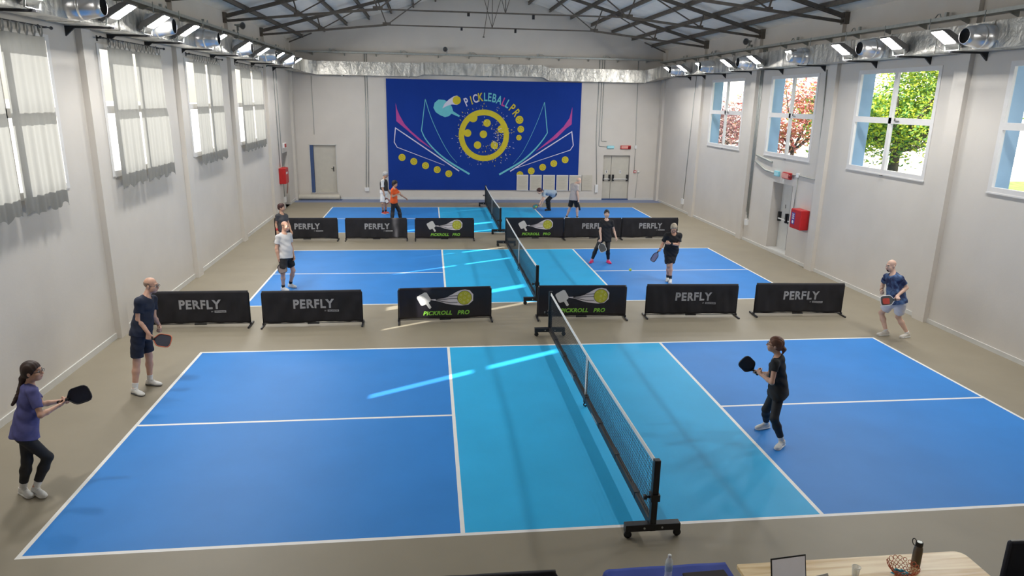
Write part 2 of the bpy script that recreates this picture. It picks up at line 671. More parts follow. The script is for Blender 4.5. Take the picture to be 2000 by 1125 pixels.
RIDGE = EAVE + SLOPE * (XR + .02)
for w_, y0 in ((wb, YB), (wf, YF)):
    g = MB()
    s_ = 1 if y0 > 0 else -1
    a, b, c = (XL - .02, y0, EAVE), (XR + .02, y0, EAVE), (0, y0, RIDGE)
    o = V(0, s_ * WT, 0)
    g.add([a, b, c, V(*a) + o, V(*b) + o, V(*c) + o], [(0, 1, 2), (5, 4, 3), (0, 2, 5, 3), (1, 2, 5, 4)])
    struct('gable', g, [M_wall], w_)

# pilasters standing proud of the long walls
PY = [-2.55, 2.22, 7.02, 11.82, 16.62, 21.42, 26.22]
for w_, x, s_ in ((wl, XL, 1), (wr, XR, -1)):
    for y in PY:
        p = MB().box((min(x - s_ * .02, x + s_ * .11), y - .02, 0), (max(x - s_ * .02, x + s_ * .11), y + .36, EAVE - .1))
        struct('pilaster', p, [M_wall], w_)
# baseboards
bb = MB()
bb.box((XL, YF, 0), (XL + .025, 23.85, .11)).box((XL, 24.95, 0), (XL + .025, YB, .11))
struct('baseboard_left', bb, [M_trim], label='low white skirting along the curtained wall')
bb = MB().box((XR - .025, YF, 0), (XR, YB, .09))
struct('baseboard_right', bb, [M_trim], label='low white skirting along the uncurtained wall')
bb = MB().box((XL, YB - .025, 0), (5.86, YB, .1)).box((7.21, YB - .025, 0), (XR, YB, .1))
struct('baseboard_back', bb, [M_trim], label='low white skirting under the blue mural')

# roof: two slopes, open to the trusses
rf = MB()
for s_ in (-1, 1):
    xe = s_ * (XR + WT + .3)
    ze = EAVE - SLOPE * (WT + .3)
    rf.quad((xe, YF - .5, ze), (xe, YB + .5, ze), (0, YB + .5, RIDGE), (0, YF - .5, RIDGE), 0)
    rf.quad((xe, YF - .5, ze + .2), (xe, YB + .5, ze + .2), (0, YB + .5, RIDGE + .2), (0, YF - .5, RIDGE + .2), 0)
    rf.quad((xe, YF - .5, ze), (xe, YB + .5, ze), (xe, YB + .5, ze + .2), (xe, YF - .5, ze + .2), 0)
struct('ceiling', rf, [M_ceil], label='pale underside of the pitched roof')

# ------------------------------------------------------------------ windows
def window(n, x, s_, y0, y1, label):
    w_ = sempty('window_%d' % n, label)
    z0, z1 = WZ
    xa, xb = sorted((x + s_ * -.015, x + s_ * .055))
    f = MB()
    t = .1
    f.box((xa, y0, z0), (xb, y1, z0 + t)).box((xa, y0, z1 - t), (xb, y1, z1))
    f.box((xa, y0, z0 + t), (xb, y0 + t, z1 - t)).box((xa, y1 - t, z0 + t), (xb, y1, z1 - t))
    struct('window_frame', f, [M_frame], w_)
    yc, zc = (y0 + y1) / 2, (z0 + z1) / 2 + .03
    f = MB().box((xa, yc - .055, z0 + t), (xb, yc + .055, z1 - t)).box((xa, y0 + t, zc - .07), (xb, y1 - t, zc + .07))
    struct('glazing_bar', f, [M_frame], w_)
    f = MB().box((xa - .02, y0 + .02, z0 - .035), (xb, y1 - .02, z0))
    if s_ > 0:
        f = MB().box((x - .025, y0 - .01, z0 - .03), (x, y1 + .01, z0))
    else:
        f = MB().box((x, y0 + .1, z0 - .02), (x + .02, y1 - .1, z0))
    struct('window_sill', f, [M_frame], w_)
    if s_ > 0:
        h = MB()
        h.bar((x - .025, yc - .35, zc), (x - .025, yc - .2, zc), .02, .02).bar((x - .03, yc - .2, zc), (x - .03, yc - .2, zc + .06), .02, .02)
        h.box((x - .05, yc - .03, z0 - .05), (x - .0, yc + .03, z0 - .03))
        struct('window_handle', h, [M_grey], w_)
    xg = x + s_ * .03
    for a, b in ((y0 + t, yc - .055), (yc + .055, y1 - t)):
        for c, d in ((z0 + t, zc - .07), (zc + .07, z1 - t)):
            struct('pane', MB().quad((xg, a, c), (xg, b, c), (xg, b, d), (xg, a, d)), [M_glass], w_)
wn_ = 0
for a, b in WINL:
    wn_ += 1
    window(wn_, XL, -1, a, b, 'white window behind the sheer curtains')
for a, b in WINR:
    wn_ += 1
    window(wn_, XR, 1, a, b, 'four-pane white window looking out on trees')

# ------------------------------------------------------------------ doors
def door_1():
    d = sempty('door_1', 'cream single door with blue edge on the end wall')
    y = YB + .15
    struct('door_leaf', MB().box((-7.70, y - .05, .315), (-6.72, y, 2.465)), [M_door], d)
    struct('door_edge', MB().box((-7.86, y - .14, .31), (-7.72, y, 2.48)), [M_bluejamb], d)
    f = MB().box((-7.89, YB - .02, .28), (-7.86, YB + .02, 2.51)).box((-6.70, YB - .02, .28), (-6.67, YB + .02, 2.51)).box((-7.89, YB - .02, 2.48), (-6.67, YB + .02, 2.51)).box((-7.89, YB - .02, .28), (-6.67, YB + .02, .31))
    struct('door_frame', f, [M_trim], d)
    h = MB().box((-6.86, y - .075, 1.28), (-6.82, y - .05, 1.5)).bar((-6.84, y - .1, 1.42), (-6.95, y - .1, 1.42), .02).bar((-6.84, y - .05, 1.42), (-6.84, y - .105, 1.42), .02)
    struct('door_handle', h, [M_black], d)

def panic(d, ya, yb, fx, z, wall_axis, p):
    """push bar from ya to yb on a leaf face at p"""
    Pt = (lambda u, k, zz: (u, p - k, zz)) if wall_axis == 'y' else (lambda u, k, zz: (p - k, u, zz))
    m = MB()
    for u in (ya, yb):
        lo = np.minimum(Pt(u - .04, 0, z - .14), Pt(u + .04, .09, z + .16))
        hi = np.maximum(Pt(u - .04, 0, z - .14), Pt(u + .04, .09, z + .16))
        m.box(lo, hi, 0)
    m.tube([Pt(ya, .08, z - .05), Pt(yb, .08, z - .05)], .022, 8, 1)
    struct('push_bar', m, [M_black, M_white], d)

def door_2():
    d = sempty('door_2', 'cream double door with push bars on the end wall')
    y = YB + .19
    struct('door_leaf', MB().box((5.89, y - .05, .05), (6.30, y, 2.13)), [M_door], d)
    struct('door_leaf', MB().box((6.32, y - .05, .05), (7.18, y, 2.13)), [M_door], d)
    struct('threshold', MB().box((5.88, YB - .01, 0), (7.19, y, .05)), [M_bluejamb], d)
    for a, b in ((5.94, 6.24), (6.42, 7.12)):
        panic(d, a, b, 0, 1.05, 'y', y - .05)
    k = MB()
    for x in (6.09, 6.77):
        k.box((x - .05, y - .054, 1.27), (x + .05, y - .05, 1.42), 1).box((x - .012, y - .058, 1.29), (x + .012, y - .054, 1.40), 0)
    struct('door_sticker', k, [M_black, M_white], d)

def door_3():
    d = sempty('door_3', 'white double fire door recessed in the window wall')
    x = XR + .40
    struct('door_leaf', MB().box((x - .05, 13.56, .11), (x, 14.17, 2.23)), [M_trim], d)
    struct('door_leaf', MB().box((x - .05, 14.20, .11), (x, 14.81, 2.23)), [M_trim], d)
    struct('door_edge', MB().box((x - .06, 14.17, .11), (x - .01, 14.20, 2.23)), [M_grey], d)
    for a, b in ((13.63, 14.10), (14.27, 14.74)):
        panic(d, a, b, 0, 1.12, 'x', x - .05)
    k = MB()
    for y in (13.86, 14.5):
        k.box((x - .058, y - .012, 1.42), (x - .05, y + .012, 1.54))
    struct('door_sticker', k, [M_black], d)
    struct('threshold', MB().box((XR - .01, 13.55, .0), (x, 14.82, .11)), [M_trim], d)

def door_4():
    d = sempty('door_4', 'grey door deep in a niche beside the red cabinet')
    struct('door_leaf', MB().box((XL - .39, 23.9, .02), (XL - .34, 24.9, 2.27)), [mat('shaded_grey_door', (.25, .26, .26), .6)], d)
    struct('door_handle', MB().bar((XL - .32, 24.05, 1.05), (XL - .32, 24.2, 1.05), .02), [M_black], d)
door_1(); door_2(); door_3(); door_4()

# ------------------------------------------------------------------ outside: ground, facade block, trees
M_grass = mat('sunlit_grass', (.20, .27, .06), .9, var=.35, scale=3)
M_yard = mat('pale_paving', (.74, .72, .68), .9, var=.1, scale=2)
M_cream = mat('cream_facade', (.80, .77, .69), .85, var=.05, scale=.5)
g = MB().box((XR + WT, -40, -.4), (260, 400, .7), 0)
struct('ground', g, [M_yard], label='pale paved yard outside the window wall')
g = MB().box((19, 10, -.4), (40, 29, .74), 0)
struct('lawn', g, [M_grass], label='sunlit lawn patch in the yard')
g = MB().box((-400, -200, -.9), (XL - WT, 600, -.3), 0)
struct('ground_yard', g, [M_yard], label='pale paved yard outside the curtained wall')
t = thing('apartment_building', 'long cream building standing beyond the lawn outside the windows', 'building', (34, 60, .7))
obj('facade', MB().box((0, -70, 0), (10, 90, 14)), M_cream, t)
r_ = MB().box((-.35, -70, 4.1), (0, 90, 4.35)).box((-.35, -70, 8.6), (0, 90, 8.85))
obj('string_course', r_, mat('pale_stone', (.66, .62, .55), .8), t)

def tree(name, label, loc, h, crown, leaf, bark, n_leaf, rad, seed, lean=(0, 0), sparse=1., low=.3, lsz=1.):
    rnd = random.Random(seed)
    t = thing(name, label, 'tree', loc, 0, 'trees outside the windows')
    tr = MB()
    base = V(0, 0, 0)
    fork = V(lean[0] * .4, lean[1] * .4, h * low)
    tr.tube([base, base * .5 + fork * .5 + V(.06, .04, 0), fork], [rad, rad * .85, rad * .7], 9)
    tips = []
    nb = 8
    for k in range(nb):
        a = 2 * math.pi * k / nb + rnd.uniform(-.3, .3)
        e = fork + V(math.cos(a) * crown * rnd.uniform(.5, .9) + lean[0], math.sin(a) * crown * rnd.uniform(.5, .9) + lean[1], h * rnd.uniform(.06, .62))
        mid = (fork + e) / 2 + V(rnd.uniform(-.2, .2), rnd.uniform(-.2, .2), -.05 * h)
        tr.tube([fork, mid, e], [rad * .5, rad * .3, rad * .1], 6)
        tips.append((e, fork))
        for q in range(5):
            s0 = fork + (e - fork) * rnd.uniform(.35, .9)
            b = rnd.uniform(0, 2 * math.pi)
            e2 = s0 + V(math.cos(b), math.sin(b), rnd.uniform(-.35, .5)) * crown * rnd.uniform(.25, .5)
            tr.tube([s0, (s0 + e2) / 2 + V(0, 0, .06), e2], [rad * .18, rad * .1, rad * .04], 5)
            tips.append((e2, s0))
    obj('trunk', tr, bark, t)
    lf = MB()
    for i in range(n_leaf):
        e, s0 = tips[rnd.randrange(len(tips))]
        c = s0 + (e - s0) * rnd.uniform(.45, 1.12) + V(rnd.gauss(0, 1), rnd.gauss(0, 1), rnd.gauss(0, .7)) * crown * .15 * sparse
        a = unit(V(rnd.gauss(0, 1), rnd.gauss(0, 1), rnd.gauss(0, .5)))
        b = unit(np.cross(a, V(rnd.gauss(0, 1), rnd.gauss(0, 1), rnd.gauss(0, 1))))
        s = rnd.uniform(.06, .13) * lsz
        lf.add([c - a * s, c + b * s * .5, c + a * s, c - b * s * .5], [(0, 1, 2, 3)], rnd.randrange(len(leaf)))
    obj('foliage', lf, leaf, t)
    return t

def leafm(name, c):
    m = mat(name, c, .6, var=.2, scale=2)
    nt = m.node_tree
    b = nt.nodes['Principled BSDF']
    tl = nt.nodes.new('ShaderNodeBsdfTranslucent')
    tl.inputs[0].default_value = (*[min(1, x * 1.2) for x in c], 1)
    mx = nt.nodes.new('ShaderNodeMixShader')
    mx.inputs[0].default_value = .4
    nt.links.new(b.outputs[0], mx.inputs[1])
    nt.links.new(tl.outputs[0], mx.inputs[2])
    nt.links.new(mx.outputs[0], nt.nodes['Material Output'].inputs[0])
    return m
M_bark = mat('brown_bark', (.10, .085, .065), .9, var=.3, scale=10)
M_lg = [leafm('yellow_green_leaf', (.66, .72, .07)), leafm('mid_green_leaf', (.36, .54, .10)), leafm('deep_green_leaf', (.13, .28, .08))]
M_lr = [leafm('red_maple_leaf', (.55, .17, .15)), leafm('pink_maple_leaf', (.62, .30, .26)), leafm('orange_maple_leaf', (.55, .34, .16))]
M_lp = [leafm('purple_plum_leaf', (.24, .13, .14)), leafm('brown_plum_leaf', (.36, .22, .18))]
tree('green_tree', 'bright green tree filling the window nearest the fire cabinet', (15.2, 18.6, .7), 8.6, 3.2, M_lg, M_bark, 36000, .24, 4, (-.2, -.6), 1.2, .27, .75)
tree('red_maple', 'red leaved maple seen through the window over the recessed door', (15.4, 26.6, .7), 6.8, 2.7, M_lr, M_bark, 6000, .13, 11, (0, 0), 1.2, .25)
tree('plum_tree', 'dark purple plum tree seen through the farthest window', (16.5, 37.0, .7), 6.0, 2.6, M_lp, M_bark, 4200, .13, 23, (0, 0), 1.2, .25)
tree('young_tree', 'thin green tree at the edge of the window nearest the gallery', (13.6, 9.0, .7), 6.6, 1.3, M_lg, M_bark, 1800, .12, 31, (0, 0))

# ------------------------------------------------------------------ sheer curtains on the left wall
M_curt = curtain_mat()
M_rod = mat('black_rod', (.02, .02, .022), .5, var=.1)
ORD = ['first', 'second', 'third', 'fourth', 'fifth', 'sixth', 'seventh', 'eighth', 'ninth', 'tenth']

def curtain(y0, y1, z0, z1, label, seed, pinch=0., flare=0.):
    rnd = random.Random(seed)
    t = thing('sheer_curtain', label, 'curtain', (XL + .13, y0, 0), 0, 'sheer curtains along the left wall')
    ny, nz = 70, 16
    ph = [rnd.uniform(0, 6.3) for _ in range(6)]
    m = MB()
    vs, fs = [], []
    for j in range(nz + 1):
        w = j / nz
        for i in range(ny + 1):
            u = i / ny
            y = u * (y1 - y0)
            fold = .016 * math.sin(2 * math.pi * y / .17 + ph[0]) + .014 * math.sin(2 * math.pi * y / .31 + ph[1] + .5 * w)
            fold *= .22 + .45 * (1 - w)
            hem = .035 * math.sin(2 * math.pi * y / .47 + ph[2]) + .02 * math.sin(2 * math.pi * y / .23 + ph[3])
            z = z0 + hem * (1 - w) + (z1 - z0) * w
            dy = pinch * (1 - w) * (u - .5) + flare * min(1., max(0., .62 - w) * 6) * u ** 3
            vs.append((fold, y + dy, z))
    for j in range(nz):
        for i in range(ny):
            a = j * (ny + 1) + i
            fs.append((a, a + 1, a + ny + 2, a + ny + 1))
    m.add(vs, fs, 0, True)
    obj('curtain_cloth', m, M_curt, t)
    n = max(4, int((y1 - y0) / .19))
    for k in range(n):
        c = (k + .5) / n * (y1 - y0)
        lp = MB()
        ring = [(.0, z1 - .01), (.022, z1 + .06), (.018, z1 + .15), (0, z1 + .165), (-.018, z1 + .15), (-.022, z1 + .06), (-.002, z1 - .01)]
        for (xa, za), (xb, zb) in zip(ring, ring[1:]):
            lp.quad((xa, c - .028, za), (xa, c + .028, za), (xb, c + .028, zb), (xb, c - .028, zb))
        obj('tab_loop', lp, M_curt, t)
    return t
CUR = [[(-1.95, -.40), (-.42, .90)], [(2.9, 4.31), (4.45, 5.70)], [(7.93, 9.06), (9.20, 10.66)], [(12.90, 13.90), (14.04, 15.36)], [(17.52, 18.93), (19.08, 20.56)]]
names = ['camera side', 'nearest', 'second nearest', 'third nearest', 'farthest']
for k, pr in enumerate(CUR):
    for q, (a, b) in enumerate(pr):
        curtain(a, b, 2.83, 5.46, 'white sheer curtain panel, %s half of the %s curtained window' % (('near', 'far')[q], names[k]), 10 * k + q, .06, .14 if q and k == 2 else 0.)
    t = thing('curtain_rod', 'thin black curtain rod over the %s curtained window' % names[k], 'curtain rod', (XL + .13, (pr[0][0] + pr[1][1]) / 2, 5.615), 0, 'curtain rods')
    h = (pr[1][1] - pr[0][0]) / 2 + .22
    obj('rod', MB().tube([(0, -h, 0), (0, h, 0)], .011, 8), M_rod, t)
    for s_ in (-1, 1):
        obj('finial', MB().ball((0, s_ * (h + .02), 0), .028, 10), M_rod, t)
        obj('rod_bracket', MB().bar((0, s_ * (h - .12), 0), (-.125, s_ * (h - .12), 0), .018, .03).box((-.13, s_ * (h - .12) - .02, -.06), (-.115, s_ * (h - .12) + .02, .04)), M_rod, t)

# ------------------------------------------------------------------ foil-wrapped air ducts with jet nozzles
def duct_side(s_, label):
    x_in, x_out = s_ * 7.93, s_ * 8.42
    t = thing('air_duct', label, 'air duct', (0, 0, 0))
    m = MB()
    ysl = [-8.6, -6.9, -5.2, -3.5, -1.8, .0, 1.45, 2.9, 4.35, 5.85, 7.35, 8.85, 10.4, 12.1, 13.8, 15.5, 17.2, 18.9, 20.6, 22.3, 24.0, 25.35]
    for a, b in zip(ysl, ysl[1:]):
        m.box((min(x_in, x_out), a + .012, 5.72), (max(x_in, x_out), b - .012, 6.2))
        m.box((min(x_in, x_out) - .012, b - .02, 5.708), (max(x_in, x_out) + .012, b + .02, 6.212))
    obj('foil_casing', m, M_foil, t)
    for k, y in enumerate([2.4, 5.56, 8.72, 11.8, 15.1, 18.4, 21.7] if s_ < 0 else [2.6, 5.93, 9.22, 12.5, 15.83, 19.1, 22.4]):
        n = MB()
        o = (x_in, y, 5.93)
        n.lathe([(.225, -.02), (.225, .16), (.21, .17), (.21, .19), (.218, .2), (.218, .22), (.205, .23), (.175, .42), (.145, .50), (.132, .50)], o, (-s_, 0, 0), 28)
        nz = obj('nozzle', n, M_spiral, t)
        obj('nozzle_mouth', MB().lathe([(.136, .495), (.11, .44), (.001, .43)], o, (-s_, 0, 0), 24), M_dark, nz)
    for y in ysl[1:-1]:
        for x in (x_in + s_ * .02,):
            obj('hanger_rod', MB().tube([(x, y + .3, 6.2), (x, y + .3, 6.42)], .008, 6), M_galv, t)
    return t
duct_side(-1, 'foil wrapped air duct with round nozzles along the curtained wall')
duct_side(1, 'foil wrapped air duct with round nozzles along the uncurtained wall')
t = thing('air_duct', 'foil wrapped air duct crossing the end wall above the blue mural', 'air duct', (0, 0, 0))
m = MB()
def seg(x0, x1, za, zb, y0=26.05, y1=26.55):
    m.box((x0 + .01, y0, za), (x1 - .01, y1, zb))
    m.box((x1 - .02, y0 - .012, za - .012), (x1 + .02, y1, zb + .012))
for a, b in ((-7.3, -5.9), (-5.9, -4.45), (-4.45, -2.95)):
    seg(a, b, 5.56, 6.13)
for a, b in ((-2.62, -1.2), (-1.2, .1), (.1, 1.4), (1.4, 2.72)):
    seg(a, b, 5.65, 6.17)
for a, b in ((3.02, 4.5), (4.5, 6.0), (6.0, 7.5)):
    seg(a, b, 5.50, 6.06)
def trans(x0, x1, za, zb, zc, zd):
    y0, y1 = 26.05, 26.55
    m.add([(x0, y0, za), (x1, y0, zc), (x1, y1, zc), (x0, y1, za), (x0, y0, zb), (x1, y0, zd), (x1, y1, zd), (x0, y1, zb)],
          [(0, 3, 2, 1), (4, 5, 6, 7), (0, 1, 5, 4), (1, 2, 6, 5), (2, 3, 7, 6), (3, 0, 4, 7)])
trans(-2.95, -2.62, 5.56, 6.13, 5.65, 6.17)
trans(2.72, 3.02, 5.65, 6.17, 5.50, 6.06)
for s_, za, zb in ((-1, 5.56, 6.13), (1, 5.50, 6.06)):         # bends into the long ducts
    pts_i, pts_o = [], []
    for k in range(7):
        a = math.radians(90 * k / 6)
        pts_i.append((s_ * (7.3 + .63 * math.sin(a)) if s_ < 0 else s_ * (7.5 + .43 * math.sin(a)), 26.05 - .7 * (1 - math.cos(a)), k / 6))
        pts_o.append((s_ * (7.3 + 1.17 * math.sin(a)) if s_ < 0 else s_ * (7.5 + .97 * math.sin(a)), 26.55 - 1.2 * (1 - math.cos(a)), k / 6))
    vs = []
    for (xi, yi, w), (xo, yo, _) in zip(pts_i, pts_o):
        z0, z1 = za + (5.72 - za) * w, zb + (6.2 - zb) * w
        vs += [(xi, yi, z0), (xo, yo, z0), (xo, yo, z1), (xi, yi, z1)]
    fs = []
    for k in range(6):
        for q in range(4):
            fs.append((4 * k + q, 4 * k + (q + 1) % 4, 4 * k + 4 + (q + 1) % 4, 4 * k + 4 + q))
    m.add(vs, fs, 0)
obj('foil_casing', m, M_foil, t)
for x in (-6.2, -3.3, .3, 3.4, 5.9):
    obj('support_bracket', MB().bar((x, 26.0, 5.535 if abs(x) > 3 else 5.63), (x, 26.6, 5.535 if abs(x) > 3 else 5.63), .05, .04), M_galv, t)

# ------------------------------------------------------------------ cable trays above the ducts
def tray(label, a, b, inward, gap):
    a, b, inward = V(*a), V(*b), V(*inward)
    t = thing('cable_tray', label, 'cable tray', tuple(a), 0)
    d = unit(b - a)
    L = np.linalg.norm(b - a)
    m = MB()
    w = .2
    p = lambda k, q, z: d * k + inward * q + V(0, 0, z)
    for q in (0.02, w):
        m.bar(p(0, q, 0), p(L, q, 0), .012, .07)
    m.bar(p(0, w / 2, -.03), p(L, w / 2, -.03), w, .01)
    obj('tray', m, M_galv, t)
    for k in np.arange(.7, L, gap):
        br = MB()
        br.add([p(k - .02, 0, -.045), p(k - .02, w + .03, -.045), p(k - .02, 0, -.14), p(k + .02, 0, -.045), p(k + .02, w + .03, -.045), p(k + .02, 0, -.14)],
               [(0, 1, 2), (5, 4, 3), (0, 3, 4, 1), (1, 4, 5, 2), (2, 5, 3, 0)])
        obj('tray_bracket', br, M_galv, t)
    for k in np.arange(1.5, L, 3.1):
        c = MB().tube([p(k, .1, .03), p(k + .05, .1, .12), p(k + .14, .08, .13), p(k + .25, .06, .05)], .012, 6)
        c.box(p(k - .05, .02, .03) - V(.03, .03, 0), p(k - .05, .02, .03) + V(.03, .03, .12))
        obj('cable_loop', c, M_galv, t)
tray('galvanised cable tray above the duct on the curtained wall', (XL + .12, -6, 6.43), (XL + .12, 26.3, 6.43), (1, 0, 0), 1.25)
tray('galvanised cable tray above the duct on the uncurtained wall', (XR - .12, -6, 6.43), (XR - .12, 26.3, 6.43), (-1, 0, 0), 1.25)
tray('galvanised cable tray crossing the end wall above the duct', (-8.2, YB, 6.53), (8.3, YB, 6.53), (0, -1, 0), 1.38)

# ------------------------------------------------------------------ LED floodlights on wall arms
def floodlight(s_, y, label, group):
    x = s_ * 7.78
    t = thing('floodlight', label, 'floodlight', (x, y, 5.72), 0, group)
    t.rotation_euler = (0, 0, 0 if s_ < 0 else math.pi)      # local +x points into the hall
    h = MB()                                                  # wedge-shaped housing, aperture tilted down into the hall
    tl = math.radians(33)
    ux, uz = V(math.cos(tl), 0, math.sin(tl)), V(-math.sin(tl), 0, math.cos(tl))
    c = V(.10, 0, .20)
    prof = [(-.24, -.02), (.31, -.02), (.32, .01), (.20, .085), (-.12, .11), (-.23, .06)]
    for yy, k in ((-.155, 0), (.155, 1)):
        pass
    vs = []
    for yy in (-.19, -.165, .165, .19):
        sc = .9 if abs(yy) > .18 else 1.
        vs += [c + ux * px * sc + uz * pz * sc + V(0, yy, 0) for px, pz in prof]
    n = len(prof)
    fs = [tuple(range(n))[::-1], tuple(range(3 * n, 4 * n))]
    for j in range(3):
        for k in range(n):
            fs.append((j * n + k, j * n + (k + 1) % n, (j + 1) * n + (k + 1) % n, (j + 1) * n + k))
    h.add(vs, fs, 0, False)
    for k in range(6):
        yy = -.11 + k * .044
        h.bar(c + ux * -.15 + uz * .095 + V(0, yy, 0), c + ux * .1 + uz * .095 + V(0, yy, 0), .008, .02)
    obj('housing', h, M_grey, t)
    d0 = MB()
    e = c + uz * -.026
    d0.add([e + ux * -.08 + V(0, -.15, 0), e + ux * .295 + V(0, -.15, 0), e + ux * .295 + V(0, .15, 0), e + ux * -.08 + V(0, .15, 0)], [(0, 3, 2, 1)])
    obj('diffuser', d0, M_led, t)
    y_ = MB()
    for yy in (-.20, .20):
        y_.bar(c + ux * -.12 + V(0, yy, 0), V(-.02, yy, .01), .025, .008, (0, 1, 0))
    y_.bar((-.02, -.205, .01), (-.02, .205, .01), .03, .01)
    y_.box((-.16, -.05, .13), (-.1, .05, .18))
    obj('yoke', y_, M_galv, t)
    a = MB()
    wall_d = (abs(XL) if s_ < 0 else XR) - 7.78
    a.bar((.03, 0, -.02), (-wall_d, 0, -.02), .045, .035)
    a.add([(-wall_d, -.02, -.03), (-wall_d + .16, -.02, -.03), (-wall_d, -.02, -.17), (-wall_d, .02, -.03), (-wall_d + .16, .02, -.03), (-wall_d, .02, -.17)],
          [(0, 1, 2), (5, 4, 3), (0, 3, 4, 1), (1, 4, 5, 2), (2, 5, 3, 0)])
    obj('wall_arm', a, M_black, t)
    return t
ordn = ['nearest', 'second', 'third', 'fourth', 'fifth', 'sixth', 'seventh', 'eighth', 'ninth']
for s_, ys_, g in ((-1, [6.68, 8.3, 10.15, 12.35, 14.9, 17.2, 19.6, 21.5, 23.1], 'curtained'), (1, [6.68, 8.3, 10.24, 12.57, 15.0, 17.1, 19.4, 21.4, 23.0], 'uncurtained')):
    for k, y in enumerate(ys_):
        floodlight(s_, y, 'lit grey floodlight on the %s wall, %s' % (g, 'nearest the gallery' if k == 0 else ordn[k] + ' counting from the gallery'), 'floodlights on the %s wall' % g)
    for y in (1.2, 4.2):       # two more of the row, just above the frame
        floodlight(s_, y, 'lit grey floodlight on the %s wall, above the %s court %s' % (g, 'near', 'end' if y < 2 else 'middle'), 'floodlights on the %s wall' % g)

# ------------------------------------------------------------------ steel roof trusses and purlins
def truss(y, label):
    t = thing('roof_truss', label, 'roof truss', (0, y, 6.85), 0, 'roof trusses')
    zc = lambda x: 6.90 + .27 * (8.55 - abs(x)) - 6.85
    tie = 7.25 - 6.85
    for s_ in (-1, 1):
        m = MB()
        for k in (-.05, .05):
            m.bar((s_ * 8.5, k, zc(8.5)), (0, k, zc(0)), .03, .10)
        obj('top_chord', m, M_steel, t)
        m = MB()
        for k in (-.045, .045):
            m.bar((s_ * 8.5, k, -.07), (s_ * 3.95, k, tie), .025, .065)
        obj('bottom_chord', m, M_steel, t)
        for xa, za, xb in ((3.95, tie, 4.25), (6.37, .18, 6.47)):
            obj('strut', MB().bar((s_ * xa, 0, za), (s_ * xb, 0, zc(xb)), .04, .04), M_steel, t)
        for xa, za, xb in ((3.95, tie, 1.95), (6.37, .18, 4.6)):
            obj('diagonal', MB().bar((s_ * xa, 0, za), (s_ * xb, 0, zc(xb)), .036, .036), M_steel, t)
        obj('gusset', MB().box((s_ * 3.95 - .15, -.03, tie - .02), (s_ * 3.95 + .15, .03, tie + .09)), M_steel, t)
        obj('gusset', MB().box((s_ * 6.37 - .10, -.03, .14), (s_ * 6.37 + .10, .03, .23)), M_steel, t)
        obj('bearing_plate', MB().box((s_ * 8.52 - .07, -.1, -.13), (s_ * 8.52 + .07, .1, .17)), M_steel, t)
    obj('tie_rod', MB().bar((-3.95, 0, tie), (3.95, 0, tie), .045, .045), M_steel, t)
    m = MB()
    m.tube([(0, 0, tie), (0, 0, zc(0))], .014, 6).tube([(0, 0, tie), (-.55, 0, zc(.55))], .012, 6).tube([(0, 0, tie), (.55, 0, zc(.55))], .012, 6)
    obj('suspension_rods', m, M_steel, t)
    obj('clip', MB().box((-1.2, -.03, tie - .12), (-1.12, .03, tie - .02)).box((.85, -.03, tie - .15), (.93, .03, tie - .02)), M_black, t)
for y, lb in ((21.4, 'brown steel roof truss nearest the mural wall'), (16.6, 'brown steel roof truss between the other two in view'), (11.8, 'brown steel roof truss nearest the gallery')):
    truss(y, lb)
zr = lambda x: EAVE + SLOPE * (XR + .02 - abs(x))
for s_, g in ((-1, 'curtained'), (1, 'uncurtained')):
    for k in range(8):
        x = 7.9 - .97 * k
        z = zr(x)
        m = MB()
        a = V(s_ * x, YF, z - .075)
        b = V(s_ * x, YB, z - .075)
        m.bar(a, b, .025, .13).bar(a + V(0, 0, .055), b + V(0, 0, .055), .07, .018).bar(a - V(0, 0, .06), b - V(0, 0, .06), .07, .018)
        tag(obj('roof_purlin', m, M_steel), 'brown steel purlin on the roof slope over the %s wall, %s up from the eave' % (g, ORD[k]), 'purlin', 'purlins on the %s side' % g)
    b = MB().bar((s_ * 8.5, 26.3, 6.86), (s_ * 7.45, 26.3, 7.28), .05, .05)
    tag(obj('knee_brace', b, M_steel), 'short dark brace in the roof corner by the %s wall' % g, 'brace')
tag(obj('hanging_rod', MB().tube([(.05, 26.4, 7.34), (.33, 26.4, 9.3)], .014, 6).box((.01, 26.38, 7.3), (.09, 26.44, 7.36)), M_steel), 'thin dark rod hanging from the ridge before the end wall', 'rod')

# ------------------------------------------------------------------ small fixtures
def horn(loc, face, label):
    t = thing('loudspeaker', label, 'loudspeaker', loc)
    f = unit(face)
    obj('bell', MB().lathe([(.04, 0), (.05, .08), (.07, .16), (.10, .22), (.11, .23)], (0, 0, 0), f, 20), M_galv, t)
    obj('throat', MB().lathe([(.098, .218), (.05, .14), (.001, .10)], (0, 0, 0), f, 18), M_grey, t)
    obj('mount', MB().box((-.03, -.03, -.16), (.03, .03, .02)).tube([(0, 0, 0), tuple(-f * .12)], .03, 8), M_galv, t)
horn((XR - .25, 17.1, 6.68), (-.8, -.6, -.1), 'grey horn loudspeaker under the roof on the uncurtained wall')
horn((XL + .25, 17.2, 6.72), (.8, -.6, -.1), 'grey horn loudspeaker under the roof on the curtained wall')
horn((-1.6, YB - .2, 6.76), (-.35, -1, -.05), 'grey horn loudspeaker on the end wall above the tray')

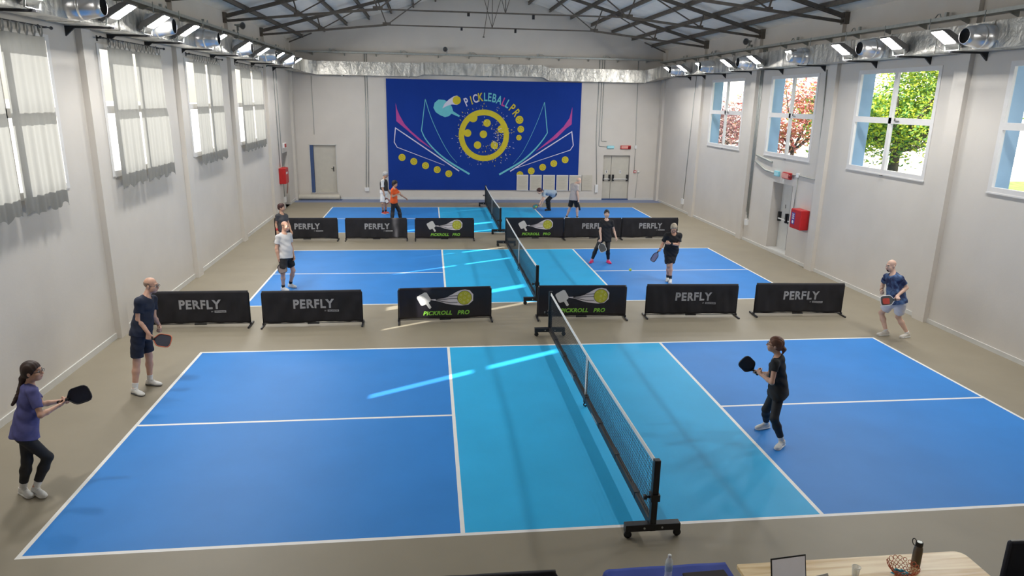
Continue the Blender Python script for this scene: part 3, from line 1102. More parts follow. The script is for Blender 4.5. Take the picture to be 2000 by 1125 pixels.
def conduit(label, pts, r=.014, box=None):
    t = MB().tube(pts, r, 8)
    if box is None:
        return tag(obj('conduit', t, M_galv), label, 'conduit')
    e = thing('conduit', label, 'conduit', pts[-1])
    obj('pipe', t, M_galv, e, True)
    obj('outlet_box', MB().box(*box), M_white, e, True)
    return e
yw = YB - .02
conduit('grey conduit pair member running down to the socket beside the mural', [(-5.26, yw, 6.5), (-5.29, yw, 3), (-5.38, yw, .55)], .014)
conduit('second grey conduit beside the first, ending at the white socket', [(-5.17, yw, 6.5), (-5.19, yw, 3), (-5.27, yw, .5)], .014, ((-5.45, YB - .07, .38), (-5.25, YB, .56)))
conduit('grey conduit from the tray to the sockets beside the double door', [(5.47, yw, 6.5), (5.47, yw, 3), (5.60, yw, .75)], .014, ((5.52, YB - .08, .36), (5.66, YB, .74)))
conduit('grey conduit bending to the cyan sign over the double door', [(5.60, yw, 6.5), (5.62, yw, 2.6), (5.66, yw, 2.56), (6.05, yw, 2.54)], .012)
conduit('short grey conduit ending above the cyan sign', [(5.70, yw, 6.5), (5.72, yw, 2.85), (5.76, yw, 2.8), (5.98, yw, 2.8)], .012)
conduit('grey conduit linking tray, red alarm sign and call point', [(7.30, yw, 6.5), (7.42, yw, 2.56), (7.42, yw, 1.45)], .012, ((7.37, YB - .06, 2.47), (7.48, YB, 2.62)))
conduit('white conduit dropping from bell to floor beside the double door', [(7.62, yw, 1.36), (7.55, yw, .1)], .009)
conduit('short grey conduit stub left of the single door', [(-7.62, yw, 5.5), (-7.62, yw, 2.95)], .010)
xw = XR - .02
for k in range(4):
    conduit('vertical grey conduit by the window pilaster, %s of four' % ORD[k], [(xw, 16.30 + k * .06, 6.4), (xw, 16.30 + k * .06, .7 + .1 * k)], .012,
            ((XR - .07, 16.28, .55), (XR, 16.46, .75)) if k == 0 else None)
conduit('curved pale conduit running to the cyan sign by the fire door', [(xw, 16.2, 2.78), (xw, 15.4, 2.55), (xw, 14.72, 2.52)], .035)
conduit('pale conduit stub above the curved one', [(xw, 16.15, 2.98), (xw, 15.0, 2.84)], .035)
conduit('grey conduit rising past the maple window from the red sign', [(xw, 13.8, 2.55), (xw, 13.3, 2.6), (xw, 12.35, 2.57), (xw, 12.27, 2.65), (xw, 12.45, 5.6)], .016, ((XR - .06, 13.23, 2.54), (XR, 13.35, 2.66)))
conduit('thin grey conduit from junction box down to the call point', [(xw, 13.29, 2.55), (xw, 13.33, 1.45)], .012)
conduit('thin grey conduit on the uncurtained wall beside the end wall', [(xw, 22.3, 6.4), (xw, 22.7, .5)], .012, ((XR - .07, 22.65, .36), (XR, 22.85, .58)))
xw = XL + .02
conduit('thin grey conduit above the red cabinet on the curtained wall', [(xw, 23.1, 6.4), (xw, 23.2, 1.8)], .014)
conduit('thin grey conduit beside the niche on the curtained wall', [(xw, 23.6, 6.4), (xw, 23.7, .4)], .014, ((XL, 23.6, .28), (XL + .08, 23.78, .5)))

def sign(name, label, loc, size, m1, m2, axis, lamp=False):
    t = thing(name, label, 'sign', loc)
    w, h, d = size
    F = (lambda a, b, c: (a, -b, c)) if axis == 'y' else ((lambda a, b, c: (-b, a, c)) if axis == 'x-' else (lambda a, b, c: (b, a, c)))
    def bx(a0, b0, c0, a1, b1, c1):
        p, q = np.array(F(a0, b0, c0)), np.array(F(a1, b1, c1))
        return MB().box(np.minimum(p, q), np.maximum(p, q))
    obj('sign_body', bx(-w / 2, 0, -h / 2, w / 2, d, h / 2), m1, t, bevel=.01)
    obj('sign_face', bx(-w / 2 + .03, d, -h / 2 + .025, w * (.25 if lamp else .5) - .02, d + .004, h / 2 - .025), m2, t)
    if lamp:
        m = MB().lathe([(.055, 0), (.055, .05), (.035, .085), (.001, .09)], F(w / 2 - .07, d, 0), F(0, 1, 0), 14)
        obj('flasher', m, mat('dark_red_lens', (.22, .008, .01), .2), t)
M_redface = mat('pale_red_sign_face', (.72, .32, .27), .4, var=.08)
sign('evacuation_sign', 'small cyan sign plate over the double door', (6.19, YB, 2.53), (.34, .13, .06), M_cyan, mat('pale_cyan', (.42, .74, .80), .4), 'y')
sign('alarm_sign', 'red fire alarm sign with flasher over the double door', (6.93, YB, 2.53), (.5, .17, .07), M_red, M_redface, 'y', True)
sign('evacuation_sign', 'small cyan sign plate over the recessed fire door', (XR, 14.58, 2.52), (.3, .16, .06), M_cyan, mat('pale_cyan', (.42, .74, .80), .4), 'x-')
sign('alarm_sign', 'red fire alarm sign with flasher over the recessed fire door', (XR, 13.92, 2.52), (-.5, .2, .07), M_red, M_redface, 'x-', True)
sign('alarm_sign', 'small red and white alarm sign over the dark niche', (XL, 24.25, 2.6), (.42, .2, .08), M_white, M_red, 'x+', False)

def callpoint(label, loc, axis):
    t = thing('call_point', label, 'fire call point', loc)
    if axis == 'y':
        a, b = ((-.06, -.05, -.06), (.06, 0, .06)), ((-.035, -.055, -.035), (.035, -.05, .035))
    else:
        a, b = ((-.05, -.06, -.06), (0, .06, .06)), ((-.055, -.035, -.035), (-.05, .035, .035))
    obj('call_box', MB().box(*a), M_red, t, bevel=.006)
    obj('press_plate', MB().box(*b), M_white, t)
callpoint('small red call point beside the double door', (7.46, YB, 1.37), 'y')
callpoint('small red call point beside the recessed fire door', (XR, 13.33, 1.37), 'x')
t = thing('alarm_bell', 'small white round bell beside the call point', 'bell', (7.64, YB, 1.37))
obj('bell_dome', MB().lathe([(.055, 0), (.055, .03), (.04, .05), (.001, .055)], (0, 0, 0), (0, -1, 0), 16), M_white, t)
obj('bell_base', MB().lathe([(.06, 0), (.06, .012), (.001, .013)], (0, 0, 0), (0, -1, 0), 16), M_galv, t)

def hose_cabinet(x, y, z0, z1, s_, wdt, label):
    t = thing('hose_cabinet', label, 'fire hose cabinet', (x, y, z0))
    d = .26 * s_
    m = MB()
    lo, hi = min(0, d), max(0, d)
    m.box((lo, -wdt / 2, 0), (hi, wdt / 2, z1 - z0))
    obj('cabinet_body', m, M_red, t, bevel=.02)
    obj('door', MB().box((min(d, d + s_ * .012), -wdt / 2 + .02, .02), (max(d, d + s_ * .012), wdt / 2 - .02, z1 - z0 - .02)), M_red, t)
    st = MB()
    e = d + s_ * .016
    h = z1 - z0
    if s_ < 0:
        st.box((e, .02, h * .22), (e + .004, .22, h * .82), 0)
        for k in range(5):
            st.box((e - .003, .06 + .02 * (k % 2), h * (.5 + .055 * k)), (e, .18 - .02 * (k % 2), h * (.53 + .055 * k)), 1)
        st.lathe([(.05, 0), (.001, .001)], (e - .002, .12, h * .34), (-1, 0, 0), 14, 1)
    else:
        st.box((e - .004, -.2, h * .62), (e, .1, h * .75), 1)
    obj('sticker', st, [mat('purple_sticker', (.10, .06, .30), .4), M_white], t)
hose_cabinet(XR, 12.7, 1.08, 1.66, -1, .6, 'red fire hose cabinet with purple sticker under the windows')
hose_cabinet(XL, 23.25, 1.12, 1.76, 1, .62, 'red fire hose cabinet on the curtained wall near the niche')
for loc, lb in (((XL, 24.0, 1.30), 'thin pinkish hose hanging beside the niche'),):
    m = MB().tube([(XL + .05, 24.0, 1.75), (XL + .08, 24.02, 1.45), (XL + .12, 24.1, 1.25), (XL + .1, 24.08, .9), (XL + .06, 24.05, .6)], .022, 8)
    tag(obj('hose', m, mat('pinkish_hose', (.42, .22, .18), .6)), lb, 'hose')
m = MB()
m.lathe([(.055, 0), (.115, 0), (.125, .02), (.125, 1.84), (.115, 1.86), (.055, 1.86)], (0, 0, 0), (1, 0, 0), 22)
t = thing('floor_mat_roll', 'long cream roll of floor covering lying under the single door', 'roll', (-8.43, 26.38, .126))
obj('roll_body', m, mat('cream_vinyl', (.56, .52, .44), .5, var=.05), t)
obj('roll_core', MB().lathe([(.056, .0), (.06, 1.865), (.05, 1.865), (.001, 1.84)], (0, 0, 0), (1, 0, 0), 16), M_dark, t)
obj('roll_underlay', MB().box((.1, -.13, -.126), (1.95, .13, -.112)), M_bluejamb, t)

# ------------------------------------------------------------------ mural on the end wall
MUR = [["p","mag",1,[[-3.929,4.406],[-3.877,4.142],[-3.761,3.854],[-3.547,3.467],[-3.279,3.177],[-2.762,2.739],[-2.239,2.312],[-2.888,2.728],[-3.38,3.151],[-3.915,3.599]]],["p","mag",1,[[4.253,4.35],[4.249,3.567],[3.995,3.372],[3.566,2.938],[2.566,2.283],[3.356,2.961],[3.861,3.446],[4.133,3.85]]],["l","lil",1,[[-1.049,1.347],[-3.962,3.291],[-4.038,2.651],[-3.904,2.419],[-1.738,1.612]],0.055,0.02],["l","lil",1,[[1.369,1.353],[4.268,3.225],[4.368,2.592],[4.229,2.371],[1.618,1.493]],0.055,0.02],["l","cya",1,[[-2.59,4.598],[-2.78,3.184],[-2.586,2.791],[-2.139,2.273],[-1.533,1.79],[-0.56,1.207]],0.03,0.085],["l","cya",1,[[-2.59,4.598],[-2.333,3.778],[-1.941,2.898],[-1.531,2.178],[-1.15,1.728]],0.03,0.015],["l","cya",1,[[2.926,4.559],[3.104,3.16],[2.89,2.829],[2.486,2.344],[1.872,1.803],[0.85,1.195]],0.03,0.085],["l","cya",1,[[2.926,4.559],[2.665,3.804],[2.289,2.923],[1.916,2.211],[1.509,1.697]],0.02,0.012],["b","yel",2,[-3.695,1.958],0.162],["b","yel",2,[-3.156,1.777],0.162],["b","yel",2,[-2.618,1.59],0.162],["b","yel",2,[-2.076,1.406],0.162],["b","yel",2,[-1.536,1.222],0.162],["b","yel",2,[3.998,1.913],0.162],["b","yel",2,[3.455,1.733],0.162],["b","yel",2,[2.923,1.554],0.162],["b","yel",2,[2.38,1.375],0.162],["b","yel",2,[1.838,1.196],0.162],["ring","yel",1,[0.109,2.997],1.178,0.924],["d","yel",2,[0.248,3.57],0.173],["d","yel",2,[0.083,3.057],0.173],["d","yel",2,[-0.189,2.558],0.173],["d","yel",2,[0.601,2.552],0.173],["d","yel",2,[-0.655,3.102],0.173],["d","yel",2,[0.925,3.297],0.183],["d","yel",2,[-0.403,3.797],0.203],["p","cya",1,[[-1.99,4.585],[-1.717,4.575],[-1.493,4.448],[-1.379,4.28],[-1.32,4.077],[-1.009,3.886],[-1.044,3.822],[-1.396,3.963],[-1.522,3.849],[-1.697,3.807],[-1.922,3.892],[-2.12,4.025],[-2.223,4.218],[-2.166,4.437]]],["p","lil",2,[[-1.819,4.19],[-1.718,4.396],[-1.517,4.593],[-1.292,4.742],[-1.142,4.778],[-0.993,4.675],[-0.993,4.457],[-1.143,4.357],[-1.369,4.378],[-1.594,4.316]]],["d","yel",3,[-1.153,4.566],0.188],["t","PICKLEBALL PRO",3,[["P","lil",-0.702,4.501,24],["I","yel",-0.486,4.577,16],["C","lil",-0.296,4.658,12],["K","yel",-0.055,4.726,6],["L","cya",0.177,4.74,1],["E","cya",0.364,4.733,-4],["B","cya",0.581,4.689,-9],["A","cya",0.81,4.615,-16],["L","mag",1.035,4.521,-22],["L","cya",1.214,4.441,-28],["P","yel",1.421,4.263,-40],["R","yel",1.62,4.045,-50]]],["b","yel",3,[1.764,3.736],0.183],["b","yel",3,[1.835,3.309],0.157],["b","yel",3,[1.755,2.922],0.127]]
C_yel = mat('mural_yellow', (.62, .50, .015), .6, var=.06)
C_cya = mat('mural_turquoise', (.14, .52, .58), .6, var=.04)
C_mag = mat('mural_magenta', (.45, .05, .28), .6, var=.05)
C_lil = mat('mural_pale_lilac', (.66, .63, .76), .6, var=.03)
C_mdk = mat('mural_dark_dots', (.25, .22, .03), .6, var=.05)
M_mur = mat('mural_royal_blue', (.010, .042, .27), .8, var=.06, scale=.8, spec=.12)
MC = dict(yel=C_yel, cya=C_cya, mag=C_mag, lil=C_lil)
t = thing('mural_panel', 'big royal blue mural with yellow ball and wing lines on the end wall', 'mural', (.15, YB - .01, 2.96))
obj('panel', MB().box((-4.34, YB - .04, .46), (4.66, YB - .005, 5.46)), M_mur, t, True)
ux, uy = (1, 0, 0), (0, 0, 1)
def lay(k):
    return (0, YB - .04 - .005 * k, 0)
ART = {}
def art(n):
    return ART.setdefault(n, MB())
order = ['yel', 'cya', 'mag', 'lil', 'dk']
def strip(mbx, pl, w0, w1, k, mi):
    n = 24
    d = [np.array(p) for p in pl]
    fine = [d[0]]
    for j_ in range(len(d) - 1):
        a, b = d[j_], d[j_ + 1]
        cur = mi == 1 and len(d) > 4
        p0 = d[j_ - 1] if (cur and j_ > (1 if len(d) == 6 else 0)) else a - (b - a)
        p3 = d[j_ + 2] if (cur and j_ + 2 < len(d) and not (len(d) == 6 and j_ == 0)) else b + (b - a)
        for i in range(1, 7):
            u = i / 6
            fine.append(.5 * (2 * a + (b - p0) * u + (2 * p0 - 5 * a + 4 * b - p3) * u * u + (3 * a - p0 - 3 * b + p3) * u ** 3))
    for q in ribbon(fine, w0, False, w1):
        mbx.flat(q, lay(k), ux, uy, mi)
def ballart(mbx, c, r, k):
    mbx.flat(circle(c, r, 24), lay(k), ux, uy, 0)
    for a in range(6):
        q = (c[0] + r * .55 * math.cos(a * math.pi / 3 + .3), c[1] + r * .55 * math.sin(a * math.pi / 3 + .3))
        mbx.flat(circle(q, r * .12, 8), lay(k + 1), ux, uy, 4)
    mbx.flat(circle(c, r * .12, 8), lay(k + 1), ux, uy, 4)
allm = [C_yel, C_cya, C_mag, C_lil, C_mdk]
for a in MUR:
    kind = a[0]
    m = MB()
    if kind == 'p':
        m.flat(a[3], lay(a[2]), ux, uy, order.index(a[1]))
        obj({'cya': 'printed_paddle', 'lil': 'printed_trail'}.get(a[1], 'printed_wing'), m, allm, t, True)
    elif kind == 'l':
        strip(m, a[3], a[4], a[5], a[2], order.index(a[1]))
        obj('printed_wing_line', m, allm, t, True)
    elif kind == 'd':
        m.flat(circle(a[3], a[4], 24), lay(a[2]), ux, uy, order.index(a[1]))
        obj('printed_dot', m, allm, t, True)
    elif kind == 'b':
        ballart(m, a[3], a[4], a[2])
        obj('printed_ball', m, allm, t, True)
    elif kind == 'ring':
        c, r0, r1 = a[3], a[4], a[5]
        rnd = random.Random(3)
        n = 64
        for i in range(n):
            p = [(c[0] + r * math.cos(2 * math.pi * j / n), c[1] + r * math.sin(2 * math.pi * j / n)) for r, j in ((r1, i), (r0, i), (r0, i + 1), (r1, i + 1))]
            m.flat(p, lay(1), ux, uy, 0)
        obj('printed_ring', m, allm, t, True)
        m = MB()
        for i in range(210):                                  # paint splashes
            if i < 95:
                ang, rr = rnd.uniform(0, 6.283), r0 * rnd.choice((rnd.uniform(1.0, 1.12), rnd.uniform(1.02, 1.3)))
            else:
                ang, rr = rnd.gauss(-.15, .75), r1 * rnd.uniform(.5, .97)
            q = V(c[0] + rr * math.cos(ang), c[1] + rr * math.sin(ang))
            s = rnd.uniform(.010, .034)
            dr = V(math.cos(ang), math.sin(ang))
            sd = V(-dr[1], dr[0])
            poly = [q + dr * s * 1.7, q + sd * s * .6, q - dr * s, q - sd * s * .6]
            m.flat([tuple(p) for p in poly], lay(2 if i < 95 else 3), ux, uy, 0 if rnd.random() < .45 else 3)
        o_ = obj('paint_splashes', m, allm, t, True)
        o_['kind'] = 'stuff'
    elif kind == 't':
        for ch, k, x, z, rot in a[3]:
            m = MB()
            ca, sa = math.cos(math.radians(rot)), math.sin(math.radians(rot))
            for q in type_polys(ch, .38, .0105, .68):
                m.flat([(x + px * ca - py * sa, z + px * sa + py * ca) for px, py in q], lay(3), ux, uy, order.index(k))
            obj('printed_letter', m, allm, t, True)

# framed notices pinned over the lower corner of the mural
M_paper = mat('cream_paper', (.56, .52, .44), .8, var=.04, scale=4, stretch=(1, 1, 12))
M_pframe = mat('white_paper_edge', (.72, .71, .70), .6)
M_print = mat('faint_print', (.40, .37, .31), .8)
pos = [(1.69, 2.24), (2.32, 2.89), (2.96, 3.53), (3.61, 4.18), (4.23, 4.81), (4.86, 5.37)]
lbs = ['cream notice sheet pinned on the mural, farthest from the double door', 'cream notice sheet on the mural, second from the bending player side', 'cream notice sheet on the mural, third in the row of six',
       'cream notice sheet on the mural, fourth in the row of six', 'cream notice sheet overlapping the mural edge behind the pale player', 'cream notice sheet on the bare wall nearest the double door']
for (a, b), lb in zip(pos, lbs):
    t = thing('notice_sheet', lb, 'notice', ((a + b) / 2, YB - .06, .82), 0, 'notice sheets in a row')
    y0 = -.018 if a < 4.6 else .03
    w, h = (b - a) / 2, .372
    obj('backing', MB().box((-w, y0, -h), (w, y0 + .015, h)), M_pframe if a < 4.8 else M_paper, t)
    obj('sheet', MB().box((-w + .025, y0 - .004, -h + .03), (w - .025, y0, h - .03)), M_paper, t)
    p = MB()
    for k in range(9):
        p.box((-w + .08, y0 - .006, h - .14 - .06 * k), (w - .08 - .05 * (k % 3), y0 - .004, h - .13 - .06 * k))
    obj('print_lines', p, M_print, t)

# ------------------------------------------------------------------ barrier banners
M_ban = mat('black_banner_fabric', (.012, .011, .015), .75, var=.25, scale=3, bump=.05, bscale=8)
M_banp = mat('black_banner_vinyl', (.012, .010, .015), .38, var=.2, scale=3)
M_letter = mat('grey_lettering', (.36, .36, .38), .6, var=.03)
M_small = mat('dark_small_lettering', (.03, .03, .035), .6)
M_green = mat('lime_lettering', (.22, .52, .06), .5, var=.05)
M_pw = mat('pale_paddle_print', (.62, .61, .60), .5, var=.04)
M_trail = mat('pinkish_white_trail', (.68, .63, .66), .5, var=.03)
M_by = mat('olive_yellow_ball', (.46, .46, .03), .5, var=.06)
M_byl = mat('pale_ball_holes', (.62, .62, .22), .5)
M_pole = mat('black_tube', (.02, .02, .025), .4, var=.1)

def banner(x, y, w, kind, seed, label, group, rz=0.):
    rnd = random.Random(seed)
    t = thing('barrier_banner', label, 'barrier', (x, y, 0), rz, group)
    ph = [rnd.uniform(0, 6.3) for _ in range(5)]
    amp = .010 if kind == 'cloth' else .004
    def rip(u, z):
        k = .35 + .65 * (z < .6)
        return amp * k * (math.sin(u * 9 + ph[0] + z * 5) + .7 * math.sin(u * 17 + ph[1] - z * 9) + .5 * math.sin(u * 31 + ph[2] + z * 4))
    z0, z1 = .075, .755
    m = MB()
    nx, nz = 60, 14
    vs, fs = [], []
    for side in (0, 1):
        for j in range(nz + 1):
            for i in range(nx + 1):
                u, z = -w / 2 + w * i / nx, z0 + (z1 - z0) * j / nz
                e = .5 * (1 - j / nz) * .01 * math.sin(u * 4 + ph[3])
                vs.append((u, (-.022 if side == 0 else .022) * (1 if j < nz else .8) + (rip(u, z) if side == 0 else -rip(u, z) * .5), z + e))
    s_ = (nx + 1) * (nz + 1)
    for side in (0, 1):
        for j in range(nz):
            for i in range(nx):
                a = side * s_ + j * (nx + 1) + i
                q = (a, a + 1, a + nx + 2, a + nx + 1)
                fs.append(q if side == 0 else q[::-1])
    for i in range(nx):
        a = nz * (nx + 1) + i
        fs.append((a, a + 1, a + 1 + s_, a + s_))
        fs.append((i + 1, i, i + s_, i + 1 + s_))
    for j in range(nz):
        a = j * (nx + 1)
        fs.append((a, a + nx + 1, a + nx + 1 + s_, a + s_))
        a += nx
        fs.append((a + nx + 1, a, a + s_, a + nx + 1 + s_))
    m.add(vs, fs, 0, True)
    fab = obj('fabric', m, M_ban if kind == 'cloth' else M_banp, t)
    def on(mb, poly, k, mi):
        mb.add([(u, -.027 - .004 * k + rip(u, z), z) for u, z in poly], [tuple(range(len(poly)))], mi)
    L = MB()
    if kind == 'cloth':
        for q in type_polys('PERFLY', .195, .0105, .90, 0, 1.14):
            on(L, [(px + .03, pz + .475) for px, pz in q], 1, 0)
        n = 6
        for i in range(n):
            a, b = .365 - i * .0, 0
        bx0, bx1, bz0, bz1 = .305, .535, .300, .345
        L2 = MB()
        for i in range(14):
            ua, ub = bx0 + (bx1 - bx0) * i / 14, bx0 + (bx1 - bx0) * (i + 1) / 14
            on(L2, [(ua, bz0), (ub, bz0), (ub, bz1), (ua, bz1)], 1, 0)
        for q in type_polys('DECATHLON', .026, .0012, .9, 0, 1.1):
            on(L2, [(px + .42, pz + .3225) for px, pz in q], 2, 1)
        for q in type_polys('BY', .026, .0012, .9, 0, 1.1):
            on(L2, [(px + .262, pz + .3225) for px, pz in q], 1, 0)
        obj('lettering', L, [M_letter, M_small], fab)
        obj('small_lettering', L2, [M_letter, M_small], fab)
    else:
        S = 1.96 / 750
        F = lambda pts: [((px - 450) * S * w / 1.96, .755 - (py - 88) * .68 / 262) for px, py in pts]
        on(L, F([(222, 158), (283, 124), (300, 127), (333, 185), (328, 203), (314, 212), (338, 254), (326, 266), (316, 262), (294, 226), (262, 237), (250, 231), (219, 172)][::-1]), 1, 0)
        obj('paddle_print', L, [M_pw], fab)
        B = MB()
        c = F([(608, 178)])[0]
        up = [(330, 186), (400, 182), (450, 172), (500, 150), (545, 125), (575, 113)]
        dn = [(330, 190), (400, 205), (450, 222), (500, 234), (560, 242), (590, 244)]
        for i in range(5):
            on(B, F([dn[i], dn[i + 1], up[i + 1], up[i]]), 1, 0)
        on(B, F([(575, 113), (590, 244), (640, 240), (678, 205), (680, 150), (650, 115), (612, 108)][::1]), 1, 0)
        on(B, circle(c, .158, 32), 2, 3)
        on(B, circle(c, .150, 32), 3, 1)
        for k, (a, r) in enumerate([(0, .0), (20, .1), (80, .095), (140, .1), (200, .098), (262, .1), (320, .095)]):
            q = (c[0] + r * math.cos(math.radians(a)), c[1] + r * math.sin(math.radians(a)))
            for g in ribbon(circle(q, .021, 10) + [circle(q, .021, 10)[0]], .009, True):
                on(B, g, 4, 2)
        for y0_, y1_ in ((178, 158), (186, 180), (205, 214)):
            st = [(372, 186 + (y1_ - 180) * .15), (430, 186 + (y1_ - 180) * .5), (490, y1_ + 2), (550, y1_)]
            for g in ribbon(F(st), .012):
                on(B, g, 4, 3)
        obj('ball_print', B, [M_trail, M_by, M_byl, M_small], fab)
        for word, cx_ in (('PICKROLL', -.165), ('PRO', .39)):
            T = MB()
            for q in type_polys(word, .094, .0055, 1.06, .22, 1.08):
                on(T, [(px + cx_, pz + .197) for px, pz in q], 1, 0)
            obj('lettering', T, [M_green], fab)
    for sx in (-1, 1):
        u = sx * (w / 2 + .012)
        p = MB().tube([(u, .0, .03), (u, 0, .70), (u - sx * .02, 0, .735), (u - sx * .08, 0, .742)], .011, 8)
        obj('pole', p, M_pole, t)
        obj('foot', MB().bar((u, -.22, .018), (u, .22, .018), .03, .03).box((u - .02, -.02, .03), (u + .02, .02, .07)), M_pole, t)
    obj('bottom_rail', MB().bar((-w / 2 - .012, 0, .055), (w / 2 + .012, 0, .055), .014, .014).box((-.12, -.02, .035), (.12, .02, .07)), M_pole, t)
    return t
fr = 'barriers between the near and middle courts'
bk = 'barriers between the middle and far courts'
banner(-7.16, 7.66, 1.97, 'cloth', 1, 'black fabric barrier with grey lettering behind the navy shirted player', fr)
banner(-4.88, 7.60, 2.00, 'cloth', 2, 'black fabric barrier in the nearer row, in front of the white polo player', fr, .012)
banner(-2.13, 7.72, 1.96, 'vinyl', 3, 'black barrier with paddle print and green lettering left of the middle net, nearer row', fr, .05)
banner(.86, 7.74, 1.94, 'vinyl', 4, 'black barrier with paddle print right behind the near net far post', fr, -.03)
banner(3.36, 7.73, 2.06, 'cloth', 5, 'black rippled fabric barrier in the nearer row, between two gaps right of the nets', fr, -.04)
banner(5.88, 7.70, 2.02, 'cloth', 6, 'black fabric barrier at the end of the nearer row by the window wall', fr, -.06)
banner(-6.50, 16.75, 2.0, 'cloth', 7, 'black fabric barrier in the farther row, behind the grey shirted woman', bk)
banner(-4.22, 16.72, 2.0, 'cloth', 8, 'black fabric barrier in the farther row, below the orange shirted woman', bk)
banner(-1.95, 16.68, 1.95, 'vinyl', 9, 'black barrier with paddle print and green lettering in the farther row, left of the nets', bk)
banner(1.16, 16.74, 1.94, 'vinyl', 10, 'black barrier with paddle print in the farther row, behind the middle net far post', bk)
banner(3.16, 16.70, 1.98, 'cloth', 11, 'black fabric barrier in the farther row, behind the pink shoed woman', bk)
banner(5.19, 16.72, 2.0, 'cloth', 12, 'black fabric barrier at the end of the farther row by the window wall', bk)
banner(-2.38, -1.66, 1.97, 'cloth', 13, 'black barrier top edge peeking in below the near court', 'barrier before the near court')

# ------------------------------------------------------------------ mobile nets
M_cord = mat('dark_net_cord', (.015, .018, .022), .7, var=.1)
M_tape = mat('white_net_tape', (.72, .71, .69), .6, var=.03)
M_tyre = mat('pale_wheel', (.40, .40, .40), .5)

def net(x, y0, y1, label):
    t = thing('mobile_net', label, 'net', (x, (y0 + y1) / 2, 0), 0, 'mobile nets')
    h = (y1 - y0) / 2
    ztop = lambda y: .865 + .055 * (abs(y) / h) ** 1.5
    m = MB()
    n = 150
    zb = .20
    for i in range(n + 1):
        y = -h + .05 + (2 * h - .1) * i / n
        m.bar((0, y, zb), (0, y, ztop(y) - .03), .0032, .0032)
    for k in range(15):
        pts = [(-h + .05 + (2 * h - .1) * i / 14) for i in range(15)]
        for a, b in zip(pts, pts[1:]):
            f = k / 15
            m.bar((0, a, zb + (ztop(a) - zb) * f), (0, b, zb + (ztop(b) - zb) * f), .0032, .0032)
    mesh_ = obj('net_mesh', m, M_cord, t)
    m = MB()
    pts = [(-h + .03 + (2 * h - .06) * i / 16) for i in range(17)]
    for a, b in zip(pts, pts[1:]):
        m.add([(-.007, a, ztop(a) - .05), (-.007, b, ztop(b) - .05), (-.007, b, ztop(b)), (-.007, a, ztop(a)),
               (.007, a, ztop(a) - .05), (.007, b, ztop(b) - .05), (.007, b, ztop(b)), (.007, a, ztop(a))],
              [(0, 1, 2, 3), (7, 6, 5, 4), (3, 2, 6, 7), (1, 0, 4, 5)])
    obj('top_tape', m, M_tape, t)
    m = MB()
    for s_ in (-1, 1):
        m.bar((s_ * .008, -.045, ztop(0) - .01), (s_ * .012, .0 + s_ * .0, .2), .004, .03, (0, 1, 0))
        m.bar((s_ * .008, .045, ztop(0) - .01), (s_ * .012, .01, .2), .004, .03, (0, 1, 0))
    obj('centre_strap', m, M_tape, t)
    b = MB().bar((0, -h, .155), (0, h, .155), .06, .085)
    for yy in np.linspace(-h * .8, h * .8, 7):
        b.box((-.034, yy - .1, .12), (.034, yy + .1, .203))
    beam = obj('bottom_beam', b, M_black, t)
    obj('beam_sticker', MB().box((-.0355, -.9, .13), (-.0345, -.55, .16)).box((-.0355, .8, .13), (-.0345, 1.05, .16)), M_galv, beam)
    for s_ in (-1, 1):
        p = MB().box((-.035, s_ * h - .035, .09), (.035, s_ * h + .035, .945))
        post = obj('post', p, M_black, t, bevel=.006)
        k = MB().tube([(-.035, s_ * h, .50), (-.10, s_ * h, .50)], .014, 8).lathe([(.03, 0), (.03, .03), (.001, .031)], (-.09, s_ * h, .50), (-1, 0, 0), 10).box((-.05, s_ * h - .05, .46), (.05, s_ * h + .05, .54))
        obj('height_clamp', k, M_black, post)
        f = MB().box((-.31, s_ * h - .045, .10), (.31, s_ * h + .045, .18))
        foot = obj('base_bar', f, M_black, t, bevel=.005)
        for sx in (-1, 1):
            obj('bolt', MB().lathe([(.012, 0), (.012, .008), (.001, .009)], (sx * .1, s_ * h - .045, .14), (0, -1, 0), 8), M_galv, foot)
            c = MB().box((sx * .28 - .03, s_ * h - .03, .085), (sx * .28 + .03, s_ * h + .03, .1), 0)
            for e in (-.024, .02):
                c.box((sx * .28 - .02, s_ * h + e, .03), (sx * .28 + .03, s_ * h + e + .004, .09), 0)
            c.lathe([(.02, -.014), (.042, -.014), (.045, 0), (.042, .014), (.02, .014)], (sx * .28 + .01, s_ * h, .046), (0, 1, 0), 16, 1)
            c.lathe([(.022, -.016), (.022, .016)], (sx * .28 + .01, s_ * h, .046), (0, 1, 0), 12, 2)
            obj('caster', c, [M_black, M_black, M_tyre], foot)
    c = MB().box((-.03, -.03, .07), (.03, .03, .115), 0).lathe([(.02, -.012), (.033, -.012), (.035, 0), (.033, .012), (.02, .012)], (0, 0, .036), (0, 1, 0), 14, 0)
    obj('centre_caster', c, [M_black], t)
net(-.04, -.20, 6.60, 'black framed rolling net on the near court')
net(.03, 8.87, 15.62, 'black framed rolling net on the middle court')
net(.04, 17.70, 24.35, 'black framed rolling net on the far court')

